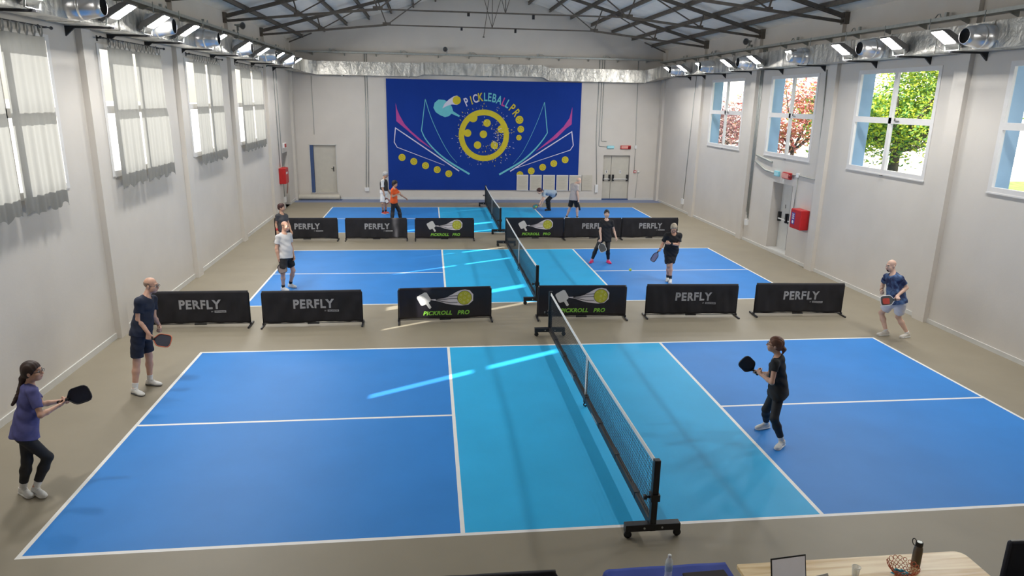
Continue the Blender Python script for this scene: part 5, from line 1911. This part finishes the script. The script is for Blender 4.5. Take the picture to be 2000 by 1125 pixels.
PO = {"purple":{"pel":[-7.14,1.274,0.806],"neck":[-7.068,1.41,1.346],"head":[-7.012,1.396,1.51],"shL":[-7.158,1.552,1.284],"shR":[-6.968,1.266,1.317],"elL":[-6.994,1.432,1.084],"elR":[-6.882,1.183,1.054],"wrL":[-6.875,1.643,1.027],"wrR":[-6.795,1.416,1.069],"hipL":[-7.168,1.353,0.827],"hipR":[-7.11,1.196,0.786],"knL":[-7.158,1.26,0.449],"knR":[-6.972,1.34,0.443],"anL":[-7.278,1.292,0.081],"anR":[-7.13,1.282,0.087],"toL":[-7.13,1.179,0.03],"toR":[-6.981,1.173,0.021]},"navy":{"pel":[-7.038,4.455,0.92],"neck":[-6.947,4.61,1.505],"head":[-6.878,4.671,1.669],"shL":[-6.91,4.801,1.422],"shR":[-6.991,4.407,1.492],"elL":[-6.895,4.674,1.146],"elR":[-7.018,4.384,1.19],"wrL":[-6.874,4.815,0.922],"wrR":[-6.869,4.326,0.978],"hipL":[-7.03,4.546,0.922],"hipR":[-7.046,4.363,0.916],"knL":[-7.009,4.591,0.505],"knR":[-7.097,4.319,0.5],"anL":[-7.035,4.577,0.089],"anR":[-7.133,4.22,0.091],"toL":[-6.846,4.52,0.028],"toR":[-6.972,4.109,0.021]},"blackw":{"pel":[2.425,1.931,0.747],"neck":[2.346,1.906,1.268],"head":[2.302,1.939,1.427],"shL":[2.243,1.77,1.231],"shR":[2.427,2.042,1.195],"elL":[2.188,1.697,0.969],"elR":[2.298,2.017,0.951],"wrL":[2.137,1.93,0.995],"wrR":[2.291,2.249,0.889],"hipL":[2.399,1.852,0.752],"hipR":[2.453,2.009,0.744],"knL":[2.291,1.704,0.423],"knR":[2.358,2.08,0.385],"anL":[2.445,1.7,0.08],"anR":[2.483,2.259,0.079],"toL":[2.309,1.584,0.025],"toR":[2.309,2.215,0.027]},"redpad":{"pel":[7.101,6.09,0.773],"neck":[7.024,6.236,1.316],"head":[6.987,6.299,1.48],"shL":[7.054,6.039,1.288],"shR":[6.997,6.422,1.239],"elL":[7.207,6.031,1.081],"elR":[7.073,6.586,1.009],"wrL":[6.932,5.889,0.952],"wrR":[6.931,6.398,0.912],"hipL":[7.125,6.004,0.772],"hipR":[7.078,6.175,0.773],"knL":[7.235,6.164,0.419],"knR":[7.004,6.389,0.44],"anL":[7.428,6.062,0.084],"anR":[7.053,6.213,0.085],"toL":[7.245,6.007,0.032],"toR":[6.863,6.205,0.027]},"polo":{"pel":[-5.959,10.529,0.829],"neck":[-5.985,10.62,1.386],"head":[-5.949,10.657,1.558],"shL":[-5.866,10.768,1.325],"shR":[-6.109,10.471,1.338],"elL":[-5.848,10.74,1.039],"elR":[-6.135,10.404,1.055],"wrL":[-5.787,10.618,0.828],"wrR":[-6.091,10.358,0.81],"hipL":[-5.923,10.608,0.83],"hipR":[-5.995,10.45,0.826],"knL":[-5.822,10.646,0.448],"knR":[-6.003,10.309,0.455],"anL":[-5.931,10.746,0.085],"anR":[-6.043,10.425,0.083],"toL":[-5.78,10.638,0.023],"toR":[-5.899,10.306,0.026]},"grey":{"pel":[-6.756,14.301,0.773],"neck":[-6.767,14.291,1.294],"head":[-6.762,14.316,1.462],"shL":[-6.647,14.398,1.223],"shR":[-6.879,14.169,1.253],"elL":[-6.591,14.371,0.954],"elR":[-6.921,14.21,0.988],"wrL":[-6.512,14.25,0.767],"wrR":[-6.873,14.072,0.802],"hipL":[-6.728,14.379,0.773],"hipR":[-6.784,14.224,0.773],"knL":[-6.597,14.343,0.424],"knR":[-6.66,14.169,0.424],"anL":[-6.717,14.409,0.079],"anR":[-6.792,14.201,0.079],"toL":[-6.552,14.344,0.025],"toR":[-6.625,14.143,0.025]},"pink":{"pel":[2.698,13.157,0.748],"neck":[2.718,13.176,1.285],"head":[2.723,13.198,1.456],"shL":[2.886,13.16,1.245],"shR":[2.554,13.188,1.223],"elL":[2.949,13.154,0.978],"elR":[2.523,13.089,0.958],"wrL":[2.992,13.014,0.787],"wrR":[2.531,12.964,0.738],"hipL":[2.781,13.157,0.748],"hipR":[2.615,13.157,0.747],"knL":[2.752,12.967,0.422],"knR":[2.424,13.065,0.432],"anL":[2.82,13.112,0.081],"anR":[2.342,13.172,0.081],"toL":[2.852,12.937,0.023],"toR":[2.248,13.021,0.021]},"blackm":{"pel":[3.953,10.947,0.821],"neck":[3.909,10.753,1.333],"head":[3.875,10.66,1.479],"shL":[4.102,10.752,1.29],"shR":[3.715,10.765,1.283],"elL":[4.053,10.731,1.029],"elR":[3.697,10.902,1.029],"wrL":[3.761,10.576,1.094],"wrR":[3.553,10.694,0.895],"hipL":[4.04,10.942,0.826],"hipR":[3.866,10.951,0.817],"knL":[3.915,10.802,0.474],"knR":[3.867,10.809,0.44],"anL":[3.925,10.758,0.084],"anR":[3.923,10.966,0.083],"toL":[3.869,10.579,0.024],"toR":[3.855,10.791,0.026]},"white":{"pel":[-4.31,22.345,0.834],"neck":[-4.285,22.401,1.413],"head":[-4.223,22.421,1.584],"shL":[-4.229,22.588,1.362],"shR":[-4.342,22.214,1.361],"elL":[-4.233,22.571,1.07],"elR":[-4.338,22.175,1.062],"wrL":[-4.09,22.528,0.863],"wrR":[-4.276,22.145,0.807],"hipL":[-4.28,22.428,0.83],"hipR":[-4.339,22.261,0.836],"knL":[-4.227,22.303,0.448],"knR":[-4.361,22.133,0.453],"anL":[-4.258,22.463,0.084],"anR":[-4.352,22.286,0.085],"toL":[-4.125,22.327,0.024],"toR":[-4.225,22.145,0.025]},"orange":{"pel":[-3.8,20.204,0.804],"neck":[-3.779,20.097,1.325],"head":[-3.742,20.13,1.488],"shL":[-3.712,20.251,1.275],"shR":[-3.846,19.944,1.266],"elL":[-3.536,20.252,1.057],"elR":[-3.837,19.964,1.027],"wrL":[-3.382,20.342,0.937],"wrR":[-3.644,20.04,1.101],"hipL":[-3.796,20.288,0.798],"hipR":[-3.803,20.12,0.81],"knL":[-3.612,20.291,0.46],"knR":[-3.852,20.191,0.437],"anL":[-3.557,20.279,0.082],"anR":[-3.887,20.058,0.08],"toL":[-3.526,20.458,0.026],"toR":[-3.71,20.099,0.026]},"bend":{"pel":[2.92,23.169,0.743],"neck":[2.412,22.947,0.856],"head":[2.234,22.922,0.881],"shL":[2.406,22.753,0.786],"shR":[2.418,23.147,0.817],"elL":[2.37,22.554,0.57],"elR":[2.392,23.028,0.548],"wrL":[2.28,22.594,0.331],"wrR":[2.259,22.913,0.359],"hipL":[2.916,23.079,0.742],"hipR":[2.924,23.258,0.743],"knL":[2.614,23.089,0.467],"knR":[2.658,23.101,0.477],"anL":[2.679,23.204,0.085],"anR":[2.726,23.17,0.086],"toL":[2.532,23.078,0.032],"toR":[2.538,23.213,0.028]},"pale":{"pel":[3.293,20.755,0.86],"neck":[3.321,20.784,1.444],"head":[3.461,20.764,1.56],"shL":[3.228,20.958,1.396],"shR":[3.393,20.604,1.393],"elL":[3.228,20.873,1.117],"elR":[3.388,20.566,1.099],"wrL":[3.324,20.921,0.885],"wrR":[3.436,20.533,0.849],"hipL":[3.234,20.821,0.857],"hipR":[3.351,20.688,0.862],"knL":[3.182,20.921,0.468],"knR":[3.448,20.799,0.486],"anL":[3.065,20.975,0.087],"anR":[3.477,20.813,0.086],"toL":[3.246,20.922,0.027],"toR":[3.633,20.704,0.027]},"_paddle":{"purple":[-6.479,1.416,1.176],"navy":[-6.609,4.296,0.94],"blackw":[2.071,2.199,1.091],"redpad":[6.614,5.937,0.912],"polo":[-5.97,10.298,0.557],"pink":[2.643,12.978,0.489],"blackm":[3.418,10.69,0.67],"white":[-4.15,22.065,0.566],"bend":[2.113,22.913,0.3],"pale":[3.488,20.503,0.589]}}
CAMP = V(-2.4225, -6.7226, 4.641)
def pdl(label, hd, face, edge, centre=None, tw=0., nrm=None):
    _, pa, g = hd
    if nrm is None:
        nrm = CAMP - g
        nrm = nrm - pa * (nrm @ pa)
        nrm = unit(nrm)
        s = np.cross(pa, nrm)
        nrm = nrm * math.cos(math.radians(tw)) + s * math.sin(math.radians(tw))
    paddle(label, g, pa, nrm, face, edge, centre)

M_pnavy = mat('navy_paddle_face', (.012, .016, .035), .5, var=.2)
M_pblack = mat('black_paddle_face', (.014, .014, .018), .5, var=.2)
M_pbrown = mat('brown_paddle_face', (.085, .05, .045), .5, var=.12)
M_pgrey = mat('grey_paddle_face', (.085, .085, .085), .45, var=.2)
M_pblue = mat('blue_paddle_face', (.02, .045, .20), .4, var=.15)
M_pred = mat('red_paddle_print', (.46, .05, .03), .5, var=.2)
M_pteal = mat('teal_paddle_face', (.05, .22, .26), .4)
M_edgew = mat('white_edge', (.66, .66, .66), .5)
M_edgeb = mat('dark_edge', (.02, .02, .025), .5)
M_edger = mat('orange_edge', (.55, .12, .05), .5)
H_brown = hairm('dark_brown_hair', (.035, .016, .011))
H_aub = hairm('auburn_hair', (.13, .05, .025))
H_black = hairm('black_hair', (.014, .009, .009))
H_grey = hairm('ash_grey_hair', (.36, .30, .22))
H_white = hairm('silver_hair', (.45, .44, .43))
H_stub = hairm('grey_stubble', (.26, .17, .12))
H_dred = hairm('short_dark_red_hair', (.05, .014, .012))

def P(k):
    return PO[k]
pd = PO['_paddle']
def toward(k, side):
    return V(*pd[k]) - V(*PO[k]['wr' + side])
def side_of(k):
    a = V(*PO[k]['shL']) - V(*PO[k]['shR'])
    return unit(V(a[1], -a[0], 0))          # facing direction

_, hd = person('purple', 'woman in purple t-shirt and black leggings with long brown ponytail, holding out a navy paddle', P('purple'), 1.64, True, (0, 2), SK1, .006,
               ('longpony', H_brown), (mat('purple_heather_jersey', (.085, .085, .24), .85, var=.16, scale=12), 't_shirt', 0.06, .68, .012), (M_legg, 'leggings', .78),
               (M_shoe, M_sole), (M_sock, .30), {'R': ('grip', toward('purple', 'R')), 'L': ('free', (0, 0, 1), V(1, -.2, .25), (45, 50, 30))}, True)
pdl('navy paddle held out by the woman in purple', hd['R'], M_pnavy, M_edgeb, None, 10)
_, hd = person('navy', 'bald man in navy t-shirt and navy shorts with white socks, paddle low in front', P('navy'), 1.77, False, (-8, -6), SK1, .006,
               ('fringe', H_stub), (mat('navy_jersey', (.010, .015, .035), .85, var=.2, scale=8), 't_shirt', 0.03, .62, .016), (mat('navy_shorts', (.012, .015, .032), .85, var=.2), 'shorts', .80),
               (M_shoe, mat('dark_sole', (.1, .1, .1), .7)), (M_sock, .22), {'R': ('grip', toward('navy', 'R')), 'L': ('free', (0, 0, 1), V(.5, -.9, -.3), (40, 45, 25))}, True)
pdl('dark blue paddle with orange edge held by the bald man in navy', hd['R'], M_pnavy, M_edger, None, -8)
_, hd = person('blackw', 'woman with auburn bun in black t-shirt and leggings, back turned, paddle raised', P('blackw'), 1.60, True, (152, 6), SK1, .006,
               ('pony', H_aub, M_sock), (M_blackcloth, 't_shirt', 0.06, .42, .008), (M_legg, 'leggings', .80),
               (M_shoe, M_sole), (M_sock, .22), {'R': ('grip', toward('blackw', 'R')), 'L': ('free', (0, 0, 1), V(-.1, .8, .25), (45, 45, 30))}, True, 1.04)
pdl('black paddle raised by the woman in black on the near court', hd['R'], M_pblack, M_edgeb, None, 0)
_, hd = person('redpad', 'bald bearded man in marbled navy t-shirt and white shorts, crouching by the window wall', P('redpad'), 1.70, False, (190, -8), SK3, .006,
               ('beard', H_brown), (marbled_mat(), 't_shirt', 0.05, .62, .022), (mat('white_shorts', (.62, .62, .68), .85, var=.05), 'shorts', .72),
               (mat('cream_trainer', (.58, .54, .48), .6, var=.08), M_sole), (M_sock, .1), {'L': ('grip', toward('redpad', 'L')), 'R': ('free', (-.2, -.2, 1), V(-.5, -.6, -.1), (40, 45, 30))}, False, 1.06,
               ('R', mat('tan_strap', (.35, .16, .07), .6), .03), .02)
pdl('red and grey paddle with white edge held by the crouching bald man', hd['L'], M_pgrey, M_edgew, M_pred, 0)
_, hd = person('polo', 'balding man in white polo shirt and black shorts standing with a brown paddle hanging', P('polo'), 1.67, False, (-30, -6), SK1, .0075,
               ('fringe', H_stub), (mat('white_polo_cloth', (.56, .55, .55), .85, var=.06, scale=10), 'polo_shirt', 0.04, .62, .018), (M_blackcloth, 'shorts', .72),
               (M_shoe, mat('grey_sole', (.5, .5, .52), .7)), (M_bsock, .2), {'R': ('grip', toward('polo', 'R') + V(0, -.16, 0)), 'L': ('free',)}, False, 1.04, None, .02)
pdl('brown paddle hanging from the hand of the man in the white polo', hd['R'], M_pbrown, M_edgeb, None, 0)
_, hd = person('grey', 'short haired woman in dark grey t-shirt standing behind the man in the white polo', P('grey'), 1.58, True, (-12, -2), SK2, .008,
               ('short', H_dred), (mat('charcoal_jersey', (.055, .055, .06), .85, var=.15), 't_shirt', .12, .55, .012), (M_blackcloth, 'trousers', .95),
               (M_shoe, M_sole), None, {'R': ('free',), 'L': ('free',)}, False, 1.05, ('R', M_red, .07))
_, hd = person('pink', 'woman in black t-shirt and leggings with bright pink shoes, facing the camera', P('pink'), 1.60, True, (-98, 2), SK3, .0075,
               ('crop', H_black), (M_blackcloth, 't_shirt', 0.10, .60, .014), (M_legg, 'leggings', .88),
               (mat('hot_pink_trainer', (.72, .015, .13), .5, var=.1), mat('pink_sole', (.6, .03, .14), .5)), (mat('pink_sock', (.65, .3, .36), .8), .12), {'R': ('grip', toward('pink', 'R') + V(0, -.16, 0)), 'L': ('free',)}, False, 1.12)
pdl('grey paddle held low by the woman with pink shoes', hd['R'], M_pgrey, M_edgew, None, 0)
_, hd = person('blackm', 'grey haired man in black t-shirt and black shorts stepping forward, looking down', P('blackm'), 1.68, False, (-105, -28), SK1, .0075,
               ('short', H_grey), (M_blackcloth, 't_shirt', 0.05, .66, .024), (mat('black_shorts', (.011, .011, .016), .85, var=.2), 'shorts', .86),
               (M_shoe, M_sole), (M_bsock, .26), {'R': ('grip', toward('blackm', 'R')), 'L': ('free', (0, -.3, 1), None or V(-.9, -.3, .2), (60, 70, 40))}, True, 1.06, ('L', M_bsock, .08))
pdl('blue paddle swung low by the grey haired man in black', hd['R'], M_pblue, M_edgeb, None, 50)
_, hd = person('white', 'silver haired man in black vest, white sleeves and white shorts with red shoes', P('white'), 1.70, False, (-20, -14), SK2, .009,
               ('short', H_white), (mat('white_sleeve_shirt', (.70, .69, .68), .85, var=.05), 't_shirt', 0.00, .85, .014), (mat('plain_white_shorts', (.70, .69, .67), .85, var=.04), 'shorts', .88),
               (mat('red_trainer', (.55, .05, .03), .5, var=.15), M_sole), (M_bsock, .22), {'R': ('grip', toward('white', 'R')), 'L': ('free',)}, True, 1.05)
pt = _
vest = Field()
J_ = {k: V(*v) for k, v in P('white').items()}
U_ = unit(J_['neck'] - J_['pel']); L_ = unit((J_['shL'] - J_['shR']) - U_ * ((J_['shL'] - J_['shR']) @ U_)); F_ = np.cross(L_, U_); T_ = np.linalg.norm(J_['neck'] - J_['pel'])
f_ = np.array([L_, F_, U_])
vest.ell(J_['pel'] + U_ * T_ * .66, f_, V(.196, .160, .238), .06).ell(J_['pel'] + U_ * T_ * .32 + F_ * .012, f_, V(.190, .158, .20), .06).plane(J_['pel'] + U_ * .0, -U_).ell(J_['neck'] + U_ * .02 + F_ * .03, f_, V(.08, .075, .075), .01, 'sub')
fobj('vest', vest, .009, mat('charcoal_vest', (.03, .026, .026), .85, var=.15), pt)
pdl('brown paddle with red print held low by the silver haired man', hd['R'], M_pbrown, M_edger, M_pw, 10)
_, hd = person('orange', 'dark haired woman in orange t-shirt and black trousers reaching one arm forward', P('orange'), 1.62, True, (-25, -12), SK2, .009,
               ('bob', H_black), (mat('orange_jersey', (.75, .10, .012), .8, var=.08), 't_shirt', 0.02, .60, .014), (M_legg, 'trousers', .97),
               (M_blackcloth, M_edgeb), None, {'R': ('free',), 'L': ('free',)})
_, hd = person('bend', 'person in pale blue t-shirt and black trousers bending down to pick up a ball', P('bend'), 1.72, True, (195, -35), SK3, .009,
               ('short', H_dred), (mat('pale_blue_jersey', (.30, .37, .45), .85, var=.08), 't_shirt', 0.03, .62, .014), (M_blackcloth, 'trousers', .97),
               (M_blackcloth, M_edgeb), None, {'R': ('grip', toward('bend', 'R')), 'L': ('free', (-1, 0, 0))})
pdl('teal paddle with orange edge scooping a ball at the far court', hd['R'], M_pteal, M_edger, None, 25)
_, hd = person('pale', 'bald man in pale grey t-shirt and black shorts walking away by the notice sheets', P('pale'), 1.70, False, (5, -22), SK3, .009,
               ('fringe', hairm('pale_blond_stubble', (.5, .42, .33))), (mat('pale_grey_jersey', (.46, .41, .40), .85, var=.06), 't_shirt', 0.06, .62, .022), (M_blackcloth, 'shorts', .85),
               (M_shoe, M_sole), (M_bsock, .12), {'R': ('grip', toward('pale', 'R')), 'L': ('free',)}, False, 1.05)
pdl('dark paddle seen edge on, held by the man in pale grey', hd['R'], M_pblack, M_edgeb, None, 75)

# ------------------------------------------------------------------ balls
M_ball = mat('lime_ball', (.55, .66, .06), .5, var=.05)
M_hole = mat('ball_hole', (.18, .24, .02), .7)
def pickleball(label, c):
    t = thing('pickleball', label, 'ball', c)
    b = obj('ball_shell', MB().ball((0, 0, 0), .037, 24), M_ball, t)
    hl = MB()
    for k in range(26):
        z = 1 - 2 * (k + .5) / 26
        a = k * 2.39996
        n = V(math.sqrt(1 - z * z) * math.cos(a), math.sqrt(1 - z * z) * math.sin(a), z)
        u = unit(np.cross(n, (0.3, .1, 1.)))
        w = np.cross(n, u)
        hl.add([n * .0372 + (u * math.cos(q) + w * math.sin(q)) * .0052 for q in np.linspace(0, 6.2832, 9)[:-1]], [tuple(range(8))])
    obj('ball_holes', hl, M_hole, t)
pickleball('lime green ball in flight before the grey haired man in black', (2.852, 10.9, 0.318))
pickleball('lime yellow ball resting by the teal paddle on the far court', (2.078, 22.75, 0.227))

# ------------------------------------------------------------------ tables and things at the edge of the near court
M_pine = wood_mat()
M_cloth = mat('royal_blue_cloth', (.022, .05, .29), .75, var=.12, scale=5, bump=.06, bscale=14)
t = thing('wooden_table', 'pale pine table with rounded corner, at the edge of the near court', 'table', (1.22, -2.13, 0))
tt = MB()
r = .09
out = []
x0, x1, y0, y1 = -1.02, 1.12, -.42, .42
for cx, cy, a0 in ((x1 - r, y1 - r, 0), (x0 + r * .2, y1 - r * .2, 90), (x0 + r * .2, y0 + r * .2, 180), (x1 - r, y0 + r, 270)):
    rr = r if cx > 0 else r * .2
    for k in range(7):
        a = math.radians(a0 + 15 * k)
        out.append((cx + rr * math.cos(a), cy + rr * math.sin(a)))
tt.prism(out, (0, 0, .715), (1, 0, 0), (0, 1, 0), .035)
obj('tabletop', tt, M_pine, t, bevel=.004)
for sx in (x0 + .12, x1 - .14):
    for sy in (y0 + .1, y1 - .1):
        obj('leg', MB().box((sx - .03, sy - .03, 0), (sx + .03, sy + .03, .715)), M_pine, t)
t = thing('folding_table', 'low white folding table hidden under the blue cloth', 'table', (-.42, -2.05, 0))
obj('tabletop', MB().box((-.52, -.37, .70), (.50, .37, .735)), M_white, t)
for sx in (-.45, .43):
    for sy in (-.3, .3):
        obj('leg', MB().tube([(sx, sy, 0), (sx, sy, .70)], .015, 8), M_galv, t)
cl = MB()
nx, ny = 40, 30
X0, X1, Y0, Y1, D = -.95, .10, -2.43, -1.655, .34
gx = np.linspace(X0 - D, X1 + .02, nx)
gy = np.linspace(Y0, Y1 + D, ny)
vs = []
for y in gy:
    for x in gx:
        dx, dy = max(0, X0 - x), max(0, y - Y1)
        z = .74
        px, py = x, y
        if dx > 0:
            z -= dx * .93; px = X0 - dx * .18
        if dy > 0:
            z -= dy * .93; py = Y1 + dy * .12
        if dx > 0 and dy > 0:
            z = .74 - max(dx, dy) * .93
        wv = .010 * math.sin(x * 21 + y * 13) * (1 if dx + dy > 0 else .25)
        vs.append((px - wv * (dx > 0), py + wv * (dy > 0), z + (.002 * math.sin(x * 14 + y * 9) if dx + dy == 0 else 0)))
cl.add(vs, [(j * nx + i, j * nx + i + 1, (j + 1) * nx + i + 1, (j + 1) * nx + i) for j in range(ny - 1) for i in range(nx - 1)], 0, True)
tag(obj('tablecloth', cl, M_cloth), 'royal blue cloth draped over the table beside the pine table', 'tablecloth')

t = thing('water_bottle', 'clear plastic water bottle standing on the blue cloth', 'bottle', (-.46, -1.83, .742))
M_pet = mat('clear_plastic', (.85, .9, .93), .08, var=.02, alpha=.38)
b = [(.001, 0), (.028, 0), (.032, .01), (.032, .03)]
for k in range(5):
    b += [(.029, .04 + .022 * k), (.032, .05 + .022 * k)]
b += [(.032, .16), (.026, .185), (.013, .205), (.013, .215)]
obj('bottle_body', MB().lathe(b, n=24), M_pet, t)
obj('cap', MB().lathe([(.015, .213), (.0155, .228), (.014, .232), (.001, .232)], n=18), M_white, t)
obj('paper_label', MB().lathe([(.0325, .085), (.0325, .135)], n=24), mat('pale_blue_label', (.45, .58, .66), .4, alpha=.7), t)

t = thing('laptop_sleeve', 'flat black laptop sleeve lying on the blue cloth', 'sleeve', (-.13, -1.93, .745), .03)
obj('pouch', MB().box((-.19, -.20, 0), (.19, .14, .022)), mat('black_neoprene', (.018, .012, .014), .8, var=.15), t, bevel=.012, seg=3)
obj('zip', MB().tube([(-.18, .141, .011), (.18, .141, .011)], .003, 6), M_black, t)

t = thing('laptop', 'open laptop with pale screen standing on the pine table', 'laptop', (.54, -1.99, .75), .10)
tb = math.radians(14)
uy_ = V(0, math.sin(tb), math.cos(tb))
o = V(-.165, .0, .012)
nrm = V(0, -math.cos(tb), math.sin(tb))
m = MB().prism([(0, 0), (.33, 0), (.33, .215), (0, .215)], o - nrm * .008, (1, 0, 0), uy_, .008)
lid = obj('screen_lid', m, M_black, t, bevel=.002)
obj('display', MB().flat([(.01, .012), (.32, .012), (.32, .203), (.01, .203)], o + nrm * .0012, (1, 0, 0), uy_), mat('pale_display', (.50, .45, .52), .3, emit=.12), lid)
obj('keyboard_base', MB().box((-.165, -.225, 0), (.165, -.005, .014)), mat('silver_laptop', (.4, .4, .42), .4, metal=.5), t, bevel=.003)
k_ = MB()
for a in range(5):
    for c in range(12):
        k_.box((-.15 + .025 * c, -.10 + .019 * a, .014), (-.129 + .025 * c, -.085 + .019 * a, .016))
obj('keys', k_, M_black, t)

t = thing('thermos_flask', 'grey thermos flask with strap loop standing on the pine table', 'flask', (1.775, -1.87, .75))
M_th = mat('grey_brown_steel', (.14, .12, .10), .35, metal=.6, var=.08)
obj('flask_body', MB().lathe([(.001, 0), (.036, 0), (.038, .006), (.038, .15), (.034, .18), (.028, .195), (.028, .2)], n=26), M_th, t, True if False else False)
obj('lid', MB().lathe([(.0285, .197), (.030, .20), (.030, .232), (.027, .237), (.001, .237)], n=22), M_black, t)
obj('lid_plate', MB().lathe([(.022, .2375), (.001, .2385)], n=20), M_galv, t)
lp = [(-.028 - .022 * (1 - math.cos(a)), 0, .222 + .03 * math.sin(a) + .02 * (1 - math.cos(a))) for a in np.linspace(0, 6.0, 14)]
obj('strap_loop', MB().tube(lp, .004, 6), M_black, t)

t = thing('ring_basket', 'orange basket made of welded rings on the pine table', 'basket', (1.55, -2.00, .75))
M_or = mat('copper_orange_wire', (.50, .10, .025), .35, metal=.3, var=.1)
rnd = random.Random(8)
m = MB()
def ring(c, n, r):
    u = unit(np.cross(n, (0.2, .1, 1)))
    w = np.cross(n, u)
    m.tube([c + (u * math.cos(a) + w * math.sin(a)) * r for a in np.linspace(0, 2 * math.pi, 13)], .0028, 5, caps=False)
for row, (z, R, n, r) in enumerate(((.02, .055, 12, .014), (.045, .075, 15, .015), (.075, .095, 17, .017), (.105, .118, 19, .018))):
    for k in range(n):
        a = 2 * math.pi * (k + .5 * (row % 2)) / n
        rr = r * rnd.uniform(.75, 1.2)
        nn = unit(V(math.cos(a), math.sin(a), -.65))
        ring(V(R * math.cos(a), R * math.sin(a), z + rnd.uniform(-.006, .006)), nn, rr)
for k in range(7):
    a = k * .9
    ring(V(.032 * math.cos(a), .032 * math.sin(a), .003), V(0, 0, 1.), .016)
obj('ring_mesh', m, M_or, t)
M_swe = mat('turquoise_wrapper', (.03, .42, .55), .3, var=.15)
for k, (x, y) in enumerate(((-.045, .02), (.02, .03), (.0, -.02), (.05, .0), (-.02, .045))):
    p = V(1.55 + x, -2.00 + y, .775 + .008 * (k % 3))
    s = MB().ball((0, 0, 0), .016, 10)
    s.add([(.014, -.012, -.006), (.036, -.016, .006), (.036, .016, -.006), (.014, .012, .006)], [(0, 1, 2, 3)]).add([(-.014, -.012, -.006), (-.036, -.016, .006), (-.036, .016, -.006), (-.014, .012, .006)], [(0, 1, 2, 3)])
    c = obj('wrapped_sweet', s, M_swe)
    c.location = p
    tag(c, 'turquoise wrapped sweet in the orange ring basket', 'sweet', 'sweets in the ring basket')
t = thing('plastic_cup', 'small clear plastic cup on the pine table between laptop and basket', 'cup', (1.16, -1.95, .75))
obj('cup_wall', MB().lathe([(.026, 0), (.034, .085), (.0355, .087), (.033, .085), (.025, .003), (.001, .003)], n=22), M_pet, t)
obj('cup_rim', MB().lathe([(.034, .084), (.036, .086), (.034, .088)], n=22), M_white, t)
t = thing('paper_card', 'small white folded card on the pine table beside the laptop', 'card', (.85, -1.97, .75), .2)
obj('card_front', MB().bar((-.05, -.015, .0), (-.05, 0, .05), .004, .10, (1, 0, 0)).add([(-.05, -.03, 0), (.05, -.03, 0), (.05, 0, .05), (-.05, 0, .05)], [(0, 1, 2, 3)]), M_pframe, t)
obj('card_back', MB().add([(-.05, .03, 0), (.05, .03, 0), (.05, 0, .05), (-.05, 0, .05)], [(0, 1, 2, 3)]), M_pframe, t)

t = thing('padded_chair', 'dark navy padded chair beside the end of the pine table', 'chair', (2.78, -2.20, 0), -.05)
M_nv = mat('dark_navy_padding', (.008, .010, .022), .7, var=.2)
obj('backrest', MB().box((-.26, .19, .50), (.26, .25, 1.02)), M_nv, t, bevel=.03, seg=3)
obj('back_trim', MB().tube([(-.235, .22, 1.018), (.235, .22, 1.018)], .008, 6), M_edgew, t)
obj('seat', MB().box((-.25, -.25, .42), (.25, .2, .49)), M_nv, t, bevel=.025, seg=3)
for sx in (-.22, .22):
    obj('leg', MB().tube([(sx, -.22, 0), (sx, -.2, .42)], .014, 8), M_black, t)
    obj('leg', MB().tube([(sx, .27, 0), (sx, .22, .55)], .014, 8), M_black, t)
